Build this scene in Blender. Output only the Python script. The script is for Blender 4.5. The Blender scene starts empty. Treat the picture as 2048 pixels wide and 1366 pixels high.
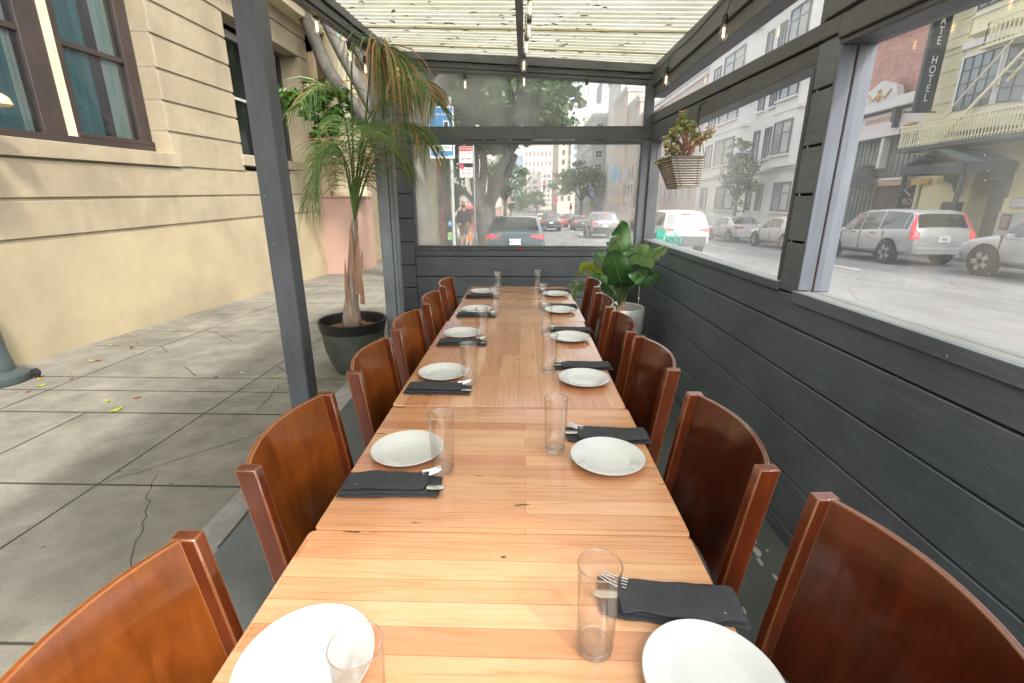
import bpy, bmesh, math, random
from math import sin, cos, pi, radians as R, sqrt, atan2
from mathutils import Vector as V, Matrix, Euler, noise as mnoise
RND = random.Random(7)
sc = bpy.context.scene
C = sc.collection

# ------------------------------------------------------------------ camera
CF, CP, CY, CR, CX, CH = 928.09, 0.292524, -0.024903, 0.001171, 0.04573, 1.39154
_f = V((sin(CY)*cos(CP), cos(CY)*cos(CP), -sin(CP)))
_r = V((cos(CY), -sin(CY), 0)); _u = _r.cross(_f)
_r2 = _r*cos(CR)+_u*sin(CR); _u2 = -_r*sin(CR)+_u*cos(CR)
CAMP = V((CX, 0, CH))
def at(u, v, ax, val):
    """real-world point on the plane ax=val that was measured at photo position u,v"""
    d = _f+_r2*((u-1024)/CF)-_u2*((v-683)/CF)
    i = 'xyz'.index(ax)
    return CAMP+d*((val-CAMP[i])/d[i])
cam = bpy.data.cameras.new('camera'); co = bpy.data.objects.new('camera', cam); C.objects.link(co)
cam.sensor_width = 36; cam.lens = CF/2048*36; cam.clip_end = 4000; cam.clip_start = .03
M = Matrix(((_r2.x, _u2.x, -_f.x), (_r2.y, _u2.y, -_f.y), (_r2.z, _u2.z, -_f.z))).to_4x4()
M.translation = CAMP; co.matrix_world = M
sc.camera = co

# ------------------------------------------------------------------ world and light
SUN_EL, SUN_AZ = 48, 140      # azimuth measured from +Y towards +X
w = bpy.data.worlds.new('World'); sc.world = w; w.use_nodes = True
nt = w.node_tree; bg = nt.nodes['Background']
sky = nt.nodes.new('ShaderNodeTexSky'); sky.sky_type = 'NISHITA'; sky.sun_disc = False
sky.sun_elevation = R(SUN_EL); sky.sun_rotation = R(SUN_AZ); sky.dust_density = 4; sky.air_density = 1.0
hs = nt.nodes.new('ShaderNodeHueSaturation'); hs.inputs['Saturation'].default_value = .22; hs.inputs['Value'].default_value = 3.25
nt.links.new(sky.outputs[0], hs.inputs['Color']); nt.links.new(hs.outputs[0], bg.inputs[0])
bg.inputs[1].default_value = .15
sl = bpy.data.lights.new('sun', 'SUN'); sl.energy = 3.4; sl.angle = R(5.0); sl.color = (1, .93, .84)
so = bpy.data.objects.new('sun', sl); C.objects.link(so)
sd = V((sin(R(SUN_AZ))*cos(R(SUN_EL)), cos(R(SUN_AZ))*cos(R(SUN_EL)), sin(R(SUN_EL))))
so.rotation_euler = sd.to_track_quat('Z', 'Y').to_euler(); so.location = (8, 0, 12)
sc.view_settings.view_transform = 'Standard'; sc.view_settings.look = 'None'; sc.view_settings.exposure = 0
sc.cycles.max_bounces = 10; sc.cycles.transparent_max_bounces = 24; sc.cycles.diffuse_bounces = 4
sc.cycles.transmission_bounces = 8; sc.cycles.caustics_refractive = True; sc.cycles.caustics_reflective = False
sc.cycles.use_denoising = True; sc.cycles.sample_clamp_indirect = 6

# ------------------------------------------------------------------ materials
class NT:
    def __init__(s, name):
        s.m = bpy.data.materials.new(name); s.m.use_nodes = True
        s.t = s.m.node_tree; s.n = s.t.nodes; s.l = s.t.links
        s.p = s.n['Principled BSDF']; s.out = s.n['Material Output']
    def add(s, typ, **kw):
        n = s.n.new(typ)
        for k, v in kw.items():
            if k in n.inputs: 
                if hasattr(v, 'outputs'): s.l.new(v.outputs[0], n.inputs[k])
                else: n.inputs[k].default_value = v
            else: setattr(n, k, v)
        return n
    def link(s, a, b, o=0): s.l.new(a.outputs[o], b)
    def coord(s, scale=(1, 1, 1), rot=(0, 0, 0), kind='Object'):
        tc = s.add('ShaderNodeTexCoord'); mp = s.add('ShaderNodeMapping')
        mp.inputs['Scale'].default_value = scale; mp.inputs['Rotation'].default_value = rot
        s.l.new(tc.outputs[kind], mp.inputs[0]); return mp
    def noise(s, mp, scale=5, detail=4, rough=.55, dist=0):
        n = s.add('ShaderNodeTexNoise'); s.link(mp, n.inputs['Vector'])
        n.inputs['Scale'].default_value = scale; n.inputs['Detail'].default_value = detail
        n.inputs['Roughness'].default_value = rough; n.inputs['Distortion'].default_value = dist
        return n
    def ramp(s, src, stops, o=0):
        r = s.add('ShaderNodeValToRGB'); s.l.new(src.outputs[o], r.inputs[0])
        e = r.color_ramp.elements
        while len(e) < len(stops): e.new(.5)
        for el, (p, c) in zip(e, stops): el.position = p; el.color = tuple(c)+(1,) if len(c) == 3 else c
        return r
    def mix(s, a, b, f, mode='MIX'):
        m = s.add('ShaderNodeMix', data_type='RGBA', blend_type=mode)
        for sock, v in ((m.inputs[0], f), (m.inputs[6], a), (m.inputs[7], b)):
            if hasattr(v, 'outputs'): s.l.new(v.outputs[2] if v.bl_idname == 'ShaderNodeMix' else v.outputs[0], sock)
            else: sock.default_value = v if not isinstance(v, tuple) or len(v) == 4 else v+(1,)
        return m
    def base(s, src):
        s.l.new(src.outputs[2] if src.bl_idname == 'ShaderNodeMix' else src.outputs[0], s.p.inputs['Base Color'])
    def bump(s, src, strength=.3, dist=.01, prev=None):
        b = s.add('ShaderNodeBump'); b.inputs['Strength'].default_value = strength; b.inputs['Distance'].default_value = dist
        s.l.new(src.outputs[2] if src.bl_idname == 'ShaderNodeMix' else src.outputs[0], b.inputs['Height'])
        if prev: s.l.new(prev.outputs[0], b.inputs['Normal'])
        s.l.new(b.outputs[0], s.p.inputs['Normal']); return b
def sc3(c, k): return tuple(min(1, x*k) for x in c)
def basic(name, col, rough=.6, var=.15, scale=6, bump=.1, metal=0, stretch=(1, 1, 1), coat=0, spec=.5, emit=None, es=0, fine=40):
    s = NT(name); mp = s.coord(stretch)
    n = s.noise(mp, scale); r = s.ramp(n, [(.3, sc3(col, 1-var)), (.7, sc3(col, 1+var))])
    s.base(r); s.p.inputs['Roughness'].default_value = rough; s.p.inputs['Metallic'].default_value = metal
    s.p.inputs['Specular IOR Level'].default_value = spec
    if coat: s.p.inputs['Coat Weight'].default_value = coat; s.p.inputs['Coat Roughness'].default_value = .06
    if bump: s.bump(s.noise(mp, fine, 3), bump, .004)
    if emit: s.p.inputs['Emission Color'].default_value = emit+(1,); s.p.inputs['Emission Strength'].default_value = es
    return s.m
def painted_wood(name, col, axis='y', rough=.5, bump=.5, chips=True):
    """painted board with raised grain running along axis"""
    s = NT(name); st = {'x': (1.2, 14, 14), 'y': (14, 1.2, 14), 'z': (14, 14, 1.2)}[axis]
    mp = s.coord(st); n = s.noise(mp, 3.2, 8, .65, .6); big = s.noise(s.coord(), 2.2, 3)
    a = s.ramp(big, [(.3, sc3(col, .8)), (.7, sc3(col, 1.22))])
    g = s.ramp(n, [(.35, (.75,)*3), (.6, (1.1,)*3)]); m = s.mix(a, g, .55, 'MULTIPLY')
    if chips:
        sp = s.noise(s.coord((1, 1, 1)), 55, 2, .5); k = s.ramp(sp, [(.76, (0,)*3), (.79, (1,)*3)])
        m = s.mix(m, (.5, .49, .46), k)
    s.base(m); s.p.inputs['Roughness'].default_value = rough
    b1 = s.bump(n, bump, .004); s.bump(s.noise(s.coord(), 160, 2), .12, .002, b1); return s.m
def plain_emit(name, col, st):
    s = NT(name); s.p.inputs['Base Color'].default_value = col+(1,); s.p.inputs['Emission Color'].default_value = col+(1,)
    s.p.inputs['Emission Strength'].default_value = st; return s.m
def table_wood(name, rot, seed):
    """varnished boards; grain runs along object x (rot=0) or y (rot=90 degrees)"""
    s = NT(name); tc = s.add('ShaderNodeTexCoord'); mp = s.add('ShaderNodeMapping')
    s.l.new(tc.outputs['Object'], mp.inputs[0]); mp.inputs['Rotation'].default_value = (0, 0, rot); mp.inputs['Location'].default_value = (seed*.37, seed*.113, 0)
    bk = s.add('ShaderNodeTexBrick'); s.link(mp, bk.inputs['Vector'])
    bk.offset = .37; bk.offset_frequency = 2; bk.squash = 1
    for k, v in (('Scale', 1), ('Mortar Size', .0006), ('Mortar Smooth', .3), ('Bias', 0), ('Brick Width', 1.9 if not rot else .7), ('Row Height', .047 if not rot else .074)): bk.inputs[k].default_value = v
    bk.inputs['Color1'].default_value = (0, 0, 0, 1); bk.inputs['Color2'].default_value = (1, 1, 1, 1); bk.inputs['Mortar'].default_value = (.5, .5, .5, 1)
    tone = s.ramp(bk, [(0, (.48, .22, .115)), (.3, (.56, .29, .152)), (.7, (.60, .33, .178)), (1, (.635, .375, .215))])
    mp2 = s.add('ShaderNodeMapping'); s.link(mp, mp2.inputs[0]); mp2.inputs['Scale'].default_value = (1.6, 30, 30)
    g = s.noise(mp2, 2.4, 7, .62, 1.1); gr = s.ramp(g, [(.30, (.74, .58, .46)), (.48, (.97, .94, .91)), (.66, (1.06, 1.06, 1.06))])
    m = s.mix(tone, gr, .75, 'MULTIPLY')
    mp3 = s.add('ShaderNodeMapping'); s.link(mp, mp3.inputs[0]); mp3.inputs['Scale'].default_value = (5, 22, 20)
    k = s.noise(mp3, 2.1, 2, .5, .3); kr = s.ramp(k, [(.735, (0,)*3), (.76, (1,)*3)])
    m = s.mix(m, (.09, .035, .014), kr)
    mp4 = s.add('ShaderNodeMapping'); s.link(mp, mp4.inputs[0]); mp4.inputs['Scale'].default_value = (2.2, 5, 5)
    bl = s.ramp(s.noise(mp4, 1.6, 3), [(.35, (.86, .76, .68)), (.65, (1.06, 1.06, 1.04))]); m = s.mix(m, bl, .6, 'MULTIPLY')
    mort = s.ramp(bk, [(0, (1,)*3), (.6, (.45, .33, .25))], 1); m = s.mix(m, mort, .8, 'MULTIPLY')
    s.base(m)
    rr = s.ramp(s.noise(s.coord(), 9, 4), [(.35, (.12,)*3), (.7, (.24,)*3)]); s.link(rr, s.p.inputs['Roughness'])
    s.p.inputs['Coat Weight'].default_value = .7; s.p.inputs['Coat Roughness'].default_value = .12
    b1 = s.bump(g, .10, .002); s.bump(bk, .12, .0008, b1)
    return s.m
def chair_wood(name, col, grain='z'):
    s = NT(name); st = {'z': (9, 9, 1), 'y': (9, 1.2, 9), 'x': (1.2, 9, 9)}[grain]
    n = s.noise(s.coord(st), 3.5, 7, .6, .8); b = s.noise(s.coord(), 4.5, 3)
    a = s.ramp(b, [(.32, sc3(col, .62)), (.68, sc3(col, 1.5))]); g = s.ramp(n, [(.35, (.6, .5, .45)), (.65, (1.1, 1.1, 1.1))])
    m = s.mix(a, g, .7, 'MULTIPLY')
    oi = s.add('ShaderNodeObjectInfo'); hv = s.add('ShaderNodeHueSaturation')
    s.l.new(m.outputs[2], hv.inputs['Color']); mr = s.add('ShaderNodeMapRange'); s.l.new(oi.outputs['Random'], mr.inputs[0])
    mr.inputs[3].default_value = .75; mr.inputs[4].default_value = 1.25; s.l.new(mr.outputs[0], hv.inputs['Value'])
    # worn light edges
    bv = s.add('ShaderNodeBevel', samples=6); bv.inputs['Radius'].default_value = .0045
    ge = s.add('ShaderNodeNewGeometry'); vm = s.add('ShaderNodeVectorMath', operation='DOT_PRODUCT')
    s.l.new(bv.outputs[0], vm.inputs[0]); s.l.new(ge.outputs['Normal'], vm.inputs[1])
    ad = s.add('ShaderNodeMath', operation='MULTIPLY_ADD'); s.l.new(s.noise(s.coord(), 22, 4).outputs[0], ad.inputs[0]); ad.inputs[1].default_value = .02
    s.l.new(vm.outputs['Value'], ad.inputs[2])
    er = s.ramp(ad, [(.955, (1,)*3), (.998, (0,)*3)])
    m2 = s.mix(hv, (.36, .15, .06), er); s.base(m2)
    s.p.inputs['Roughness'].default_value = .28; s.p.inputs['Coat Weight'].default_value = .8; s.p.inputs['Coat Roughness'].default_value = .09
    s.bump(n, .06, .002); return s.m
def pane_mat(name, haze, streak=(2, 2, 2), refl=.5, tint=(.97, .98, .97)):
    """thin clear plastic sheet: see-through, a little mirror and dusty haze"""
    s = NT(name); s.n.remove(s.p)
    tr = s.add('ShaderNodeBsdfTransparent'); tr.inputs[0].default_value = tint+(1,)
    gl = s.add('ShaderNodeBsdfGlossy'); gl.inputs['Roughness'].default_value = .03; gl.inputs['Color'].default_value = (.9, .9, .9, 1)
    fr = s.add('ShaderNodeFresnel'); fr.inputs['IOR'].default_value = 1.45
    fm = s.add('ShaderNodeMath', operation='MULTIPLY'); s.link(fr, fm.inputs[0]); fm.inputs[1].default_value = refl
    m1 = s.add('ShaderNodeMixShader'); s.link(fm, m1.inputs[0]); s.link(tr, m1.inputs[1]); s.link(gl, m1.inputs[2])
    df = s.add('ShaderNodeBsdfDiffuse'); df.inputs[0].default_value = (.82, .85, .86, 1)
    tl = s.add('ShaderNodeBsdfTranslucent'); tl.inputs[0].default_value = (.82, .85, .86, 1)
    md = s.add('ShaderNodeMixShader'); md.inputs[0].default_value = .5; s.link(df, md.inputs[1]); s.link(tl, md.inputs[2])
    n1 = s.noise(s.coord(streak), 1.1, 3, .5, .8); n2 = s.noise(s.coord((streak[0]*6, streak[1]*6, streak[2]*3)), 2.5, 6, .7, 2.0)
    a = s.ramp(n1, [(.33, (haze*.45,)*3), (.72, (haze*1.5,)*3)]); b = s.ramp(n2, [(.5, (0,)*3), (.8, (haze*.28,)*3)])
    ad = s.add('ShaderNodeMath', operation='ADD'); s.link(a, ad.inputs[0]); s.link(b, ad.inputs[1])
    sp = s.noise(s.coord(), 60, 1, .4); spr = s.ramp(sp, [(.80, (0,)*3), (.83, (.5,)*3)])
    a2 = s.add('ShaderNodeMath', operation='ADD', use_clamp=True); s.link(ad, a2.inputs[0]); s.link(spr, a2.inputs[1])
    m2 = s.add('ShaderNodeMixShader'); s.link(a2, m2.inputs[0]); s.link(m1, m2.inputs[1]); s.link(md, m2.inputs[2])
    s.link(m2, s.out.inputs[0]); return s.m
def tumbler_mat(g0=.05, edge=(.5, .52, .52), name='tumbler glass'):
    s = NT(name); s.n.remove(s.p)
    tr = s.add('ShaderNodeBsdfTransparent'); gl = s.add('ShaderNodeBsdfGlossy'); gl.inputs['Roughness'].default_value = .02
    lw = s.add('ShaderNodeLayerWeight'); lw.inputs[0].default_value = .42
    r = s.ramp(lw, [(0, (g0,)*3), (.6, (g0*2.4,)*3), (.88, (.34,)*3), (1, (.75,)*3)], 1)
    tc = s.ramp(lw, [(0, (.995, .995, .995)), (.7, (.97, .975, .97)), (.93, sc3(edge, 1.55)), (1, edge)], 1); s.link(tc, tr.inputs[0])
    m = s.add('ShaderNodeMixShader'); s.link(r, m.inputs[0]); s.link(tr, m.inputs[1]); s.link(gl, m.inputs[2])
    s.link(m, s.out.inputs[0]); return s.m
def leaf_mat(name, a, b, rough=.4, trans=.35, scale=3):
    s = NT(name); n = s.noise(s.coord(), scale, 4)
    r = s.ramp(n, [(.3, a), (.7, b)]); s.base(r); s.p.inputs['Roughness'].default_value = rough
    tl = s.add('ShaderNodeBsdfTranslucent'); s.link(r, tl.inputs[0])
    m = s.add('ShaderNodeMixShader'); m.inputs[0].default_value = trans; s.l.new(s.p.outputs[0], m.inputs[1]); s.link(tl, m.inputs[2])
    s.link(m, s.out.inputs[0]); return s.m

MT = {}
MT['siding'] = painted_wood('dark grey painted siding', (.140, .165, .192), 'y', .45, .5)
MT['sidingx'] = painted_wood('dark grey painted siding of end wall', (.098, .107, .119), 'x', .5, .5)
MT['beam'] = painted_wood('grey painted beam', (.088, .092, .098), 'y', .5, .4)
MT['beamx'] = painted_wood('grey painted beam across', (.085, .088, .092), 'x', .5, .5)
MT['post'] = painted_wood('grey painted post', (.095, .102, .118), 'z', .5, .4)
MT['lightpost'] = painted_wood('weathered blue grey paint', (.22, .245, .25), 'z', .6, .5)
MT['reveal'] = painted_wood('light grey reveal paint', (.13, .145, .175), 'z', .5, .2)
MT['sill'] = painted_wood('pale grey sill paint', (.19, .20, .20), 'y', .5, .25)
MT['rust'] = basic('rust gap', (.16, .06, .02), .9)
MT['black'] = basic('black paint', (.012, .012, .013), .5)
MT['blackplastic'] = basic('black plastic', (.015, .015, .015), .45)
MT['gap'] = basic('dark gap', (.006, .006, .006), .9)
MT['plate'] = basic('glazed white china', (.58, .59, .59), .10, .02, 3, 0, coat=.4)
MT['napkin'] = basic('charcoal napkin cloth', (.036, .038, .045), .9, .18, 18, .6, fine=420)
MT['steel'] = basic('polished steel', (.62, .61, .59), .18, .05, 4, .02, metal=1)
MT['bread'] = MT['steel']
MT['tumbler'] = tumbler_mat()
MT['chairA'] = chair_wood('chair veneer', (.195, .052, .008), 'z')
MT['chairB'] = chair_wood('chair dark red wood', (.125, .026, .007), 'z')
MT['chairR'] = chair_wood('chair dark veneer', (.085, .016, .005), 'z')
MT['paneE'] = pane_mat('hazy end window sheet', .36, (1.6, 2, 1.1), .12)
MT['paneS'] = pane_mat('hazy side window sheet', .18, (3, .7, .5), .10)
MT['paneB'] = pane_mat('scuffed large window sheet', .13, (3, .8, .8), .08)
MT['glassdark'] = basic('window glass', (.06, .075, .08), .06, .3, .6, 0, spec=.9)
MT['glassblue'] = basic('far window glass', (.16, .20, .24), .12, .3, .5, 0, spec=.8)
MT['carglass'] = basic('car window glass', (.03, .035, .038), .05, .3, 2, 0, coat=1)
MT['tyre'] = basic('tyre rubber', (.012, .012, .012), .85)
MT['rim'] = basic('alloy rim', (.45, .45, .46), .3, .05, 3, 0, metal=.8)
MT['chrome'] = basic('chrome', (.7, .7, .7), .1, .02, 3, 0, metal=1)
MT['tail'] = basic('tail lamp', (.45, .02, .02), .2, .1, 6, 0, coat=1)
MT['brake'] = plain_emit('lit brake lamp', (1, .08, .05), 3)
MT['platew'] = basic('number plate', (.75, .72, .70), .4)
MT['text_dk'] = basic('dark lettering', (.03, .03, .06), .6, .05, 3, 0)
MT['text_wh'] = basic('white lettering', (.78, .78, .75), .6, .05, 3, 0)
MT['text_gold'] = basic('gold lettering', (.55, .36, .08), .5, .1, 3, 0)
MT['white'] = basic('white paint', (.74, .74, .72), .6, .06, 2, .05)
MT['red'] = basic('red paint', (.5, .03, .035), .5)
MT['teal'] = basic('turquoise paint marker', (.02, .55, .42), .5)

# ------------------------------------------------------------------ mesh helper
class MB:
    def __init__(s): s.v = []; s.f = []
    def add(s, vs, fs):
        o = len(s.v); s.v += [tuple(p) for p in vs]; s.f += [tuple(i+o for i in f) for f in fs]; return s
    def box(s, x0, x1, y0, y1, z0, z1, M=None):
        p = [V((x, y, z)) for z in (z0, z1) for y in (y0, y1) for x in (x0, x1)]
        if M is not None: p = [M@q for q in p]
        return s.add(p, [(0, 2, 3, 1), (4, 5, 7, 6), (0, 1, 5, 4), (2, 6, 7, 3), (0, 4, 6, 2), (1, 3, 7, 5)])
    def hexa(s, p): return s.add(p, [(0, 2, 3, 1), (4, 5, 7, 6), (0, 1, 5, 4), (2, 6, 7, 3), (0, 4, 6, 2), (1, 3, 7, 5)])
    def bar(s, a, b, w, h, up=(0, 0, 1)):
        a, b = V(a), V(b); d = (b-a).normalized(); u = V(up); x = d.cross(u)
        if x.length < 1e-4: x = d.cross(V((1, 0, 0)))
        x.normalize(); u = x.cross(d).normalized(); x = x*w/2; u = u*h/2
        return s.hexa([a-x-u, a+x-u, b-x-u, b+x-u, a-x+u, a+x+u, b-x+u, b+x+u])
    def tube(s, pts, rad, n=8, cap=True):
        pts = [V(p) for p in pts]
        if not hasattr(rad, '__len__'): rad = [rad]*len(pts)
        ref = V((0, 0, 1)); vs = []; prev = None
        for i, p in enumerate(pts):
            d = (pts[min(i+1, len(pts)-1)]-pts[max(i-1, 0)])
            d = d.normalized() if d.length > 1e-9 else V((0, 0, 1))
            if prev is None:
                x = d.cross(ref)
                if x.length < .05: x = d.cross(V((1, 0, 0)))
            else: x = prev-d*prev.dot(d)
            x.normalize(); prev = x; y = d.cross(x)
            for k in range(n):
                a = 2*pi*k/n; vs.append(p+(x*cos(a)+y*sin(a))*rad[i])
        fs = [(i*n+k, i*n+(k+1) % n, (i+1)*n+(k+1) % n, (i+1)*n+k) for i in range(len(pts)-1) for k in range(n)]
        if cap: fs += [tuple(range(n))[::-1], tuple((len(pts)-1)*n+k for k in range(n))]
        return s.add(vs, fs)
    def lathe(s, prof, n=32, c=(0, 0, 0), cap0=False, cap1=False):
        cx, cy, cz = c; vs = [(cx+r*cos(2*pi*k/n), cy+r*sin(2*pi*k/n), cz+z) for r, z in prof for k in range(n)]
        fs = [(i*n+k, i*n+(k+1) % n, (i+1)*n+(k+1) % n, (i+1)*n+k) for i in range(len(prof)-1) for k in range(n)]
        if cap0: fs.append(tuple(range(n))[::-1])
        if cap1: fs.append(tuple((len(prof)-1)*n+k for k in range(n)))
        return s.add(vs, fs)
    def grid(s, pts):      # pts[i][j]
        n, m = len(pts), len(pts[0])
        return s.add([p for r in pts for p in r], [(i*m+j, i*m+j+1, (i+1)*m+j+1, (i+1)*m+j) for i in range(n-1) for j in range(m-1)])
    def prism(s, poly, ax, a, b):
        """poly: 2D points in the other two axes (in order xyz minus ax)"""
        def mk(p, t): q = list(p); q.insert('xyz'.index(ax), t); return tuple(q)
        n = len(poly); vs = [mk(p, a) for p in poly]+[mk(p, b) for p in poly]
        return s.add(vs, [tuple(range(n))[::-1], tuple(range(n, 2*n))]+[(i, (i+1) % n, (i+1) % n+n, i+n) for i in range(n)])
    def disc(s, c, r, ax, n=24, th=.01):
        pts = [(r*cos(2*pi*k/n), r*sin(2*pi*k/n)) for k in range(n)]
        i = 'xyz'.index(ax); oth = [c[k] for k in range(3) if k != i]
        return s.prism([(oth[0]+p[0], oth[1]+p[1]) for p in pts], ax, c[i]-th/2, c[i]+th/2)
    def build(s, name, mat, parent=None, smooth=False, bevel=0, angle=35, loc=None, seg=1, recalc=True):
        me = bpy.data.meshes.new(name); me.from_pydata(s.v, [], s.f)
        if recalc:
            bm = bmesh.new(); bm.from_mesh(me); bmesh.ops.recalc_face_normals(bm, faces=bm.faces); bm.to_mesh(me); bm.free()
        me.materials.append(mat if not isinstance(mat, str) else MT[mat])
        o = bpy.data.objects.new(name, me); C.objects.link(o)
        if smooth:
            me.polygons.foreach_set('use_smooth', [True]*len(me.polygons)); me.set_sharp_from_angle(angle=R(angle))
        if bevel:
            b = o.modifiers.new('bevel', 'BEVEL'); b.width = bevel; b.segments = seg; b.limit_method = 'ANGLE'; b.angle_limit = R(40)
        if parent: o.parent = parent
        if loc: o.location = loc
        return o
def tag(o, label=None, cat=None, group=None, kind=None):
    for k, v in (('label', label), ('category', cat), ('group', group), ('kind', kind)):
        if v: o[k] = v
    return o
def thing(name, label, cat, loc=(0, 0, 0), rz=0, group=None):
    o = bpy.data.objects.new(name, None); C.objects.link(o); o.location = loc; o.rotation_euler = (0, 0, rz)
    o.empty_display_size = .1
    return tag(o, label, cat, group)
def copy_tree(o, parent=None):
    c = o.copy(); C.objects.link(c)
    if parent: c.parent = parent
    for ch in list(o.children): copy_tree(ch, c)
    return c
def text(body, size, loc, rot, mat, parent, name='lettering', ext=.001, align='CENTER', sx=1, shear=0):
    cu = bpy.data.curves.new(name, 'FONT'); cu.body = body; cu.size = size; cu.extrude = ext; cu.align_x = align; cu.align_y = 'CENTER'
    cu.resolution_u = 3; cu.shear = shear
    t = bpy.data.objects.new('tmp', cu); C.objects.link(t)
    dg = bpy.context.evaluated_depsgraph_get(); me = bpy.data.meshes.new_from_object(t.evaluated_get(dg)); bpy.data.objects.remove(t)
    me.name = name; me.materials.clear(); me.materials.append(MT[mat] if isinstance(mat, str) else mat)
    o = bpy.data.objects.new(name, me); C.objects.link(o); o.parent = parent; o.location = loc; o.rotation_euler = rot; o.scale = (sx, 1, 1)
    return o
FACE_S = (pi/2, 0, 0)          # facing -Y
FACE_W = (pi/2, 0, -pi/2)      # facing -X

# ------------------------------------------------------------------ ground
def zroad(y): return -.10-.026*max(y, -8) if y < 120 else -3.22
def zwalk(y): return 0 if y < 4 else (-.028*(y-4) if y < 110 else -2.97)
def concrete(name, col, joints=False):
    s = NT(name); big = s.noise(s.coord(), .9, 5, .6, .4); mid = s.noise(s.coord(), 4.5, 6, .65); fin = s.noise(s.coord(), 90, 3, .7)
    a = s.ramp(big, [(.3, sc3(col, .66)), (.5, sc3(col, .98)), (.72, sc3(col, 1.35))])
    b = s.ramp(mid, [(.3, (.58, .57, .54)), (.65, (1.15, 1.15, 1.12))]); m = s.mix(a, b, .75, 'MULTIPLY')
    c = s.ramp(fin, [(.3, (.75,)*3), (.7, (1.2,)*3)]); m = s.mix(m, c, .6, 'MULTIPLY')
    st = s.noise(s.coord((1, 1, 1)), 11, 2, .5); k = s.ramp(st, [(.70, (0,)*3), (.76, (.55,)*3)]); m = s.mix(m, (.06, .058, .05), k)
    s.base(m); s.p.inputs['Roughness'].default_value = .85; s.bump(fin, .35, .004); return s.m
MT['concrete'] = concrete('stained sidewalk concrete', (.205, .193, .160))
MT['concrete2'] = concrete('far sidewalk concrete', (.34, .33, .31))
MT['kerb'] = concrete('kerb concrete', (.32, .31, .29))
def asphalt():
    s = NT('worn asphalt'); n = s.noise(s.coord((1, .25, 1)), 1.2, 5, .6); f = s.noise(s.coord(), 120, 2)
    a = s.ramp(n, [(.3, (.15, .15, .15)), (.7, (.235, .232, .228))]); c = s.ramp(f, [(.3, (.7,)*3), (.7, (1.25,)*3)])
    m = s.mix(a, c, .6, 'MULTIPLY')
    vo = s.add('ShaderNodeTexVoronoi', feature='DISTANCE_TO_EDGE'); mp = s.coord((.5, .35, .5)); 
    dn = s.noise(mp, 3, 4); mx = s.mix(mp, dn, .25); s.l.new(mx.outputs[2], vo.inputs['Vector']); vo.inputs['Scale'].default_value = 1.6
    k = s.ramp(vo, [(.0, (1,)*3), (.012, (0,)*3)]); m = s.mix(m, (.10, .10, .10), k)
    s.base(m); s.p.inputs['Roughness'].default_value = .85; s.bump(f, .3, .004); return s.m
MT['asphalt'] = asphalt()
MT['deck'] = basic('grey green deck paint', (.10, .112, .108), .6, .22, 3, .3, fine=60)
MT['terrain'] = basic('city ground', (.2, .2, .19), .9, .1, .05, 0)
KX = -1.22; FX = 14.6      # near kerb, far kerb
ys = [-8, 0, 4, 10, 20, 40, 80, 119.9, 140, 700]
m = MB(); m.grid([[(x, y, zroad(y)) for x in (KX-.2, 3, 7, 11, FX+.2)] for y in ys]); tag(m.build('road', 'asphalt'), kind='structure')
ys2 = [-8, 0, 4, 10, 20, 40, 80, 109.9, 140, 700]
m = MB(); m.grid([[(x, y, zwalk(y)) for x in (-7, -4.4, KX-.15)] for y in ys2]); tag(m.build('sidewalk', 'concrete'), kind='structure')
m = MB()
for a, b in zip(ys2[:-1], ys2[1:]):
    m.hexa([(KX-.15, a, zroad(a)-.05), (KX, a, zroad(a)-.05), (KX-.15, b, zroad(b)-.05), (KX, b, zroad(b)-.05), (KX-.15, a, zwalk(a)), (KX, a, zwalk(a)), (KX-.15, b, zwalk(b)), (KX, b, zwalk(b))])
tag(m.build('kerb', 'kerb'), kind='structure')
def zfw(y): return zroad(y)+.14
m = MB(); m.grid([[(x, y, zfw(y)) for x in (FX, FX+1.5, 17.6)] for y in ys]); tag(m.build('far_sidewalk', 'concrete2'), kind='structure')
m = MB(); m.grid([[(FX, y, z) for z in (zroad(y)-.05, zfw(y))] for y in ys]); tag(m.build('far_kerb', 'kerb'), kind='structure')
m = MB(); m.grid([[(x, y, z) for x, z in ((-900, -5.2), (900, -5.2))] for y in (-60, 3000)]); tag(m.build('ground', 'terrain'), kind='structure')
m = MB(); m.box(KX+.0, 1.30, -2.2, 4.62, -.08, .004); tag(m.build('parklet_deck', 'deck', bevel=.003), kind='structure')
# worn paint patches on the deck floor
m = MB()
for (u, v, s_) in ((1503, 1070, .05), (1512, 1100, .045), (1520, 1122, .03), (1552, 1155, .022), (1489, 1220, .018), (1440, 1000, .015), (1535, 1100, .01), (1497, 1045, .03)):
    c = at(u, v, 'z', .008)
    poly = [(c.x+s_*(.35+.3*RND.random())*cos(a)*.6, c.y+s_*(.5+.6*RND.random())*sin(a)) for a in [2*pi*k/11 for k in range(11)]]
    m.prism(poly, 'z', .004, .0065)
tag(m.build('worn_paint_patches', basic('bare patch', (.5, .52, .5), .8)), kind='structure')
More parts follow.
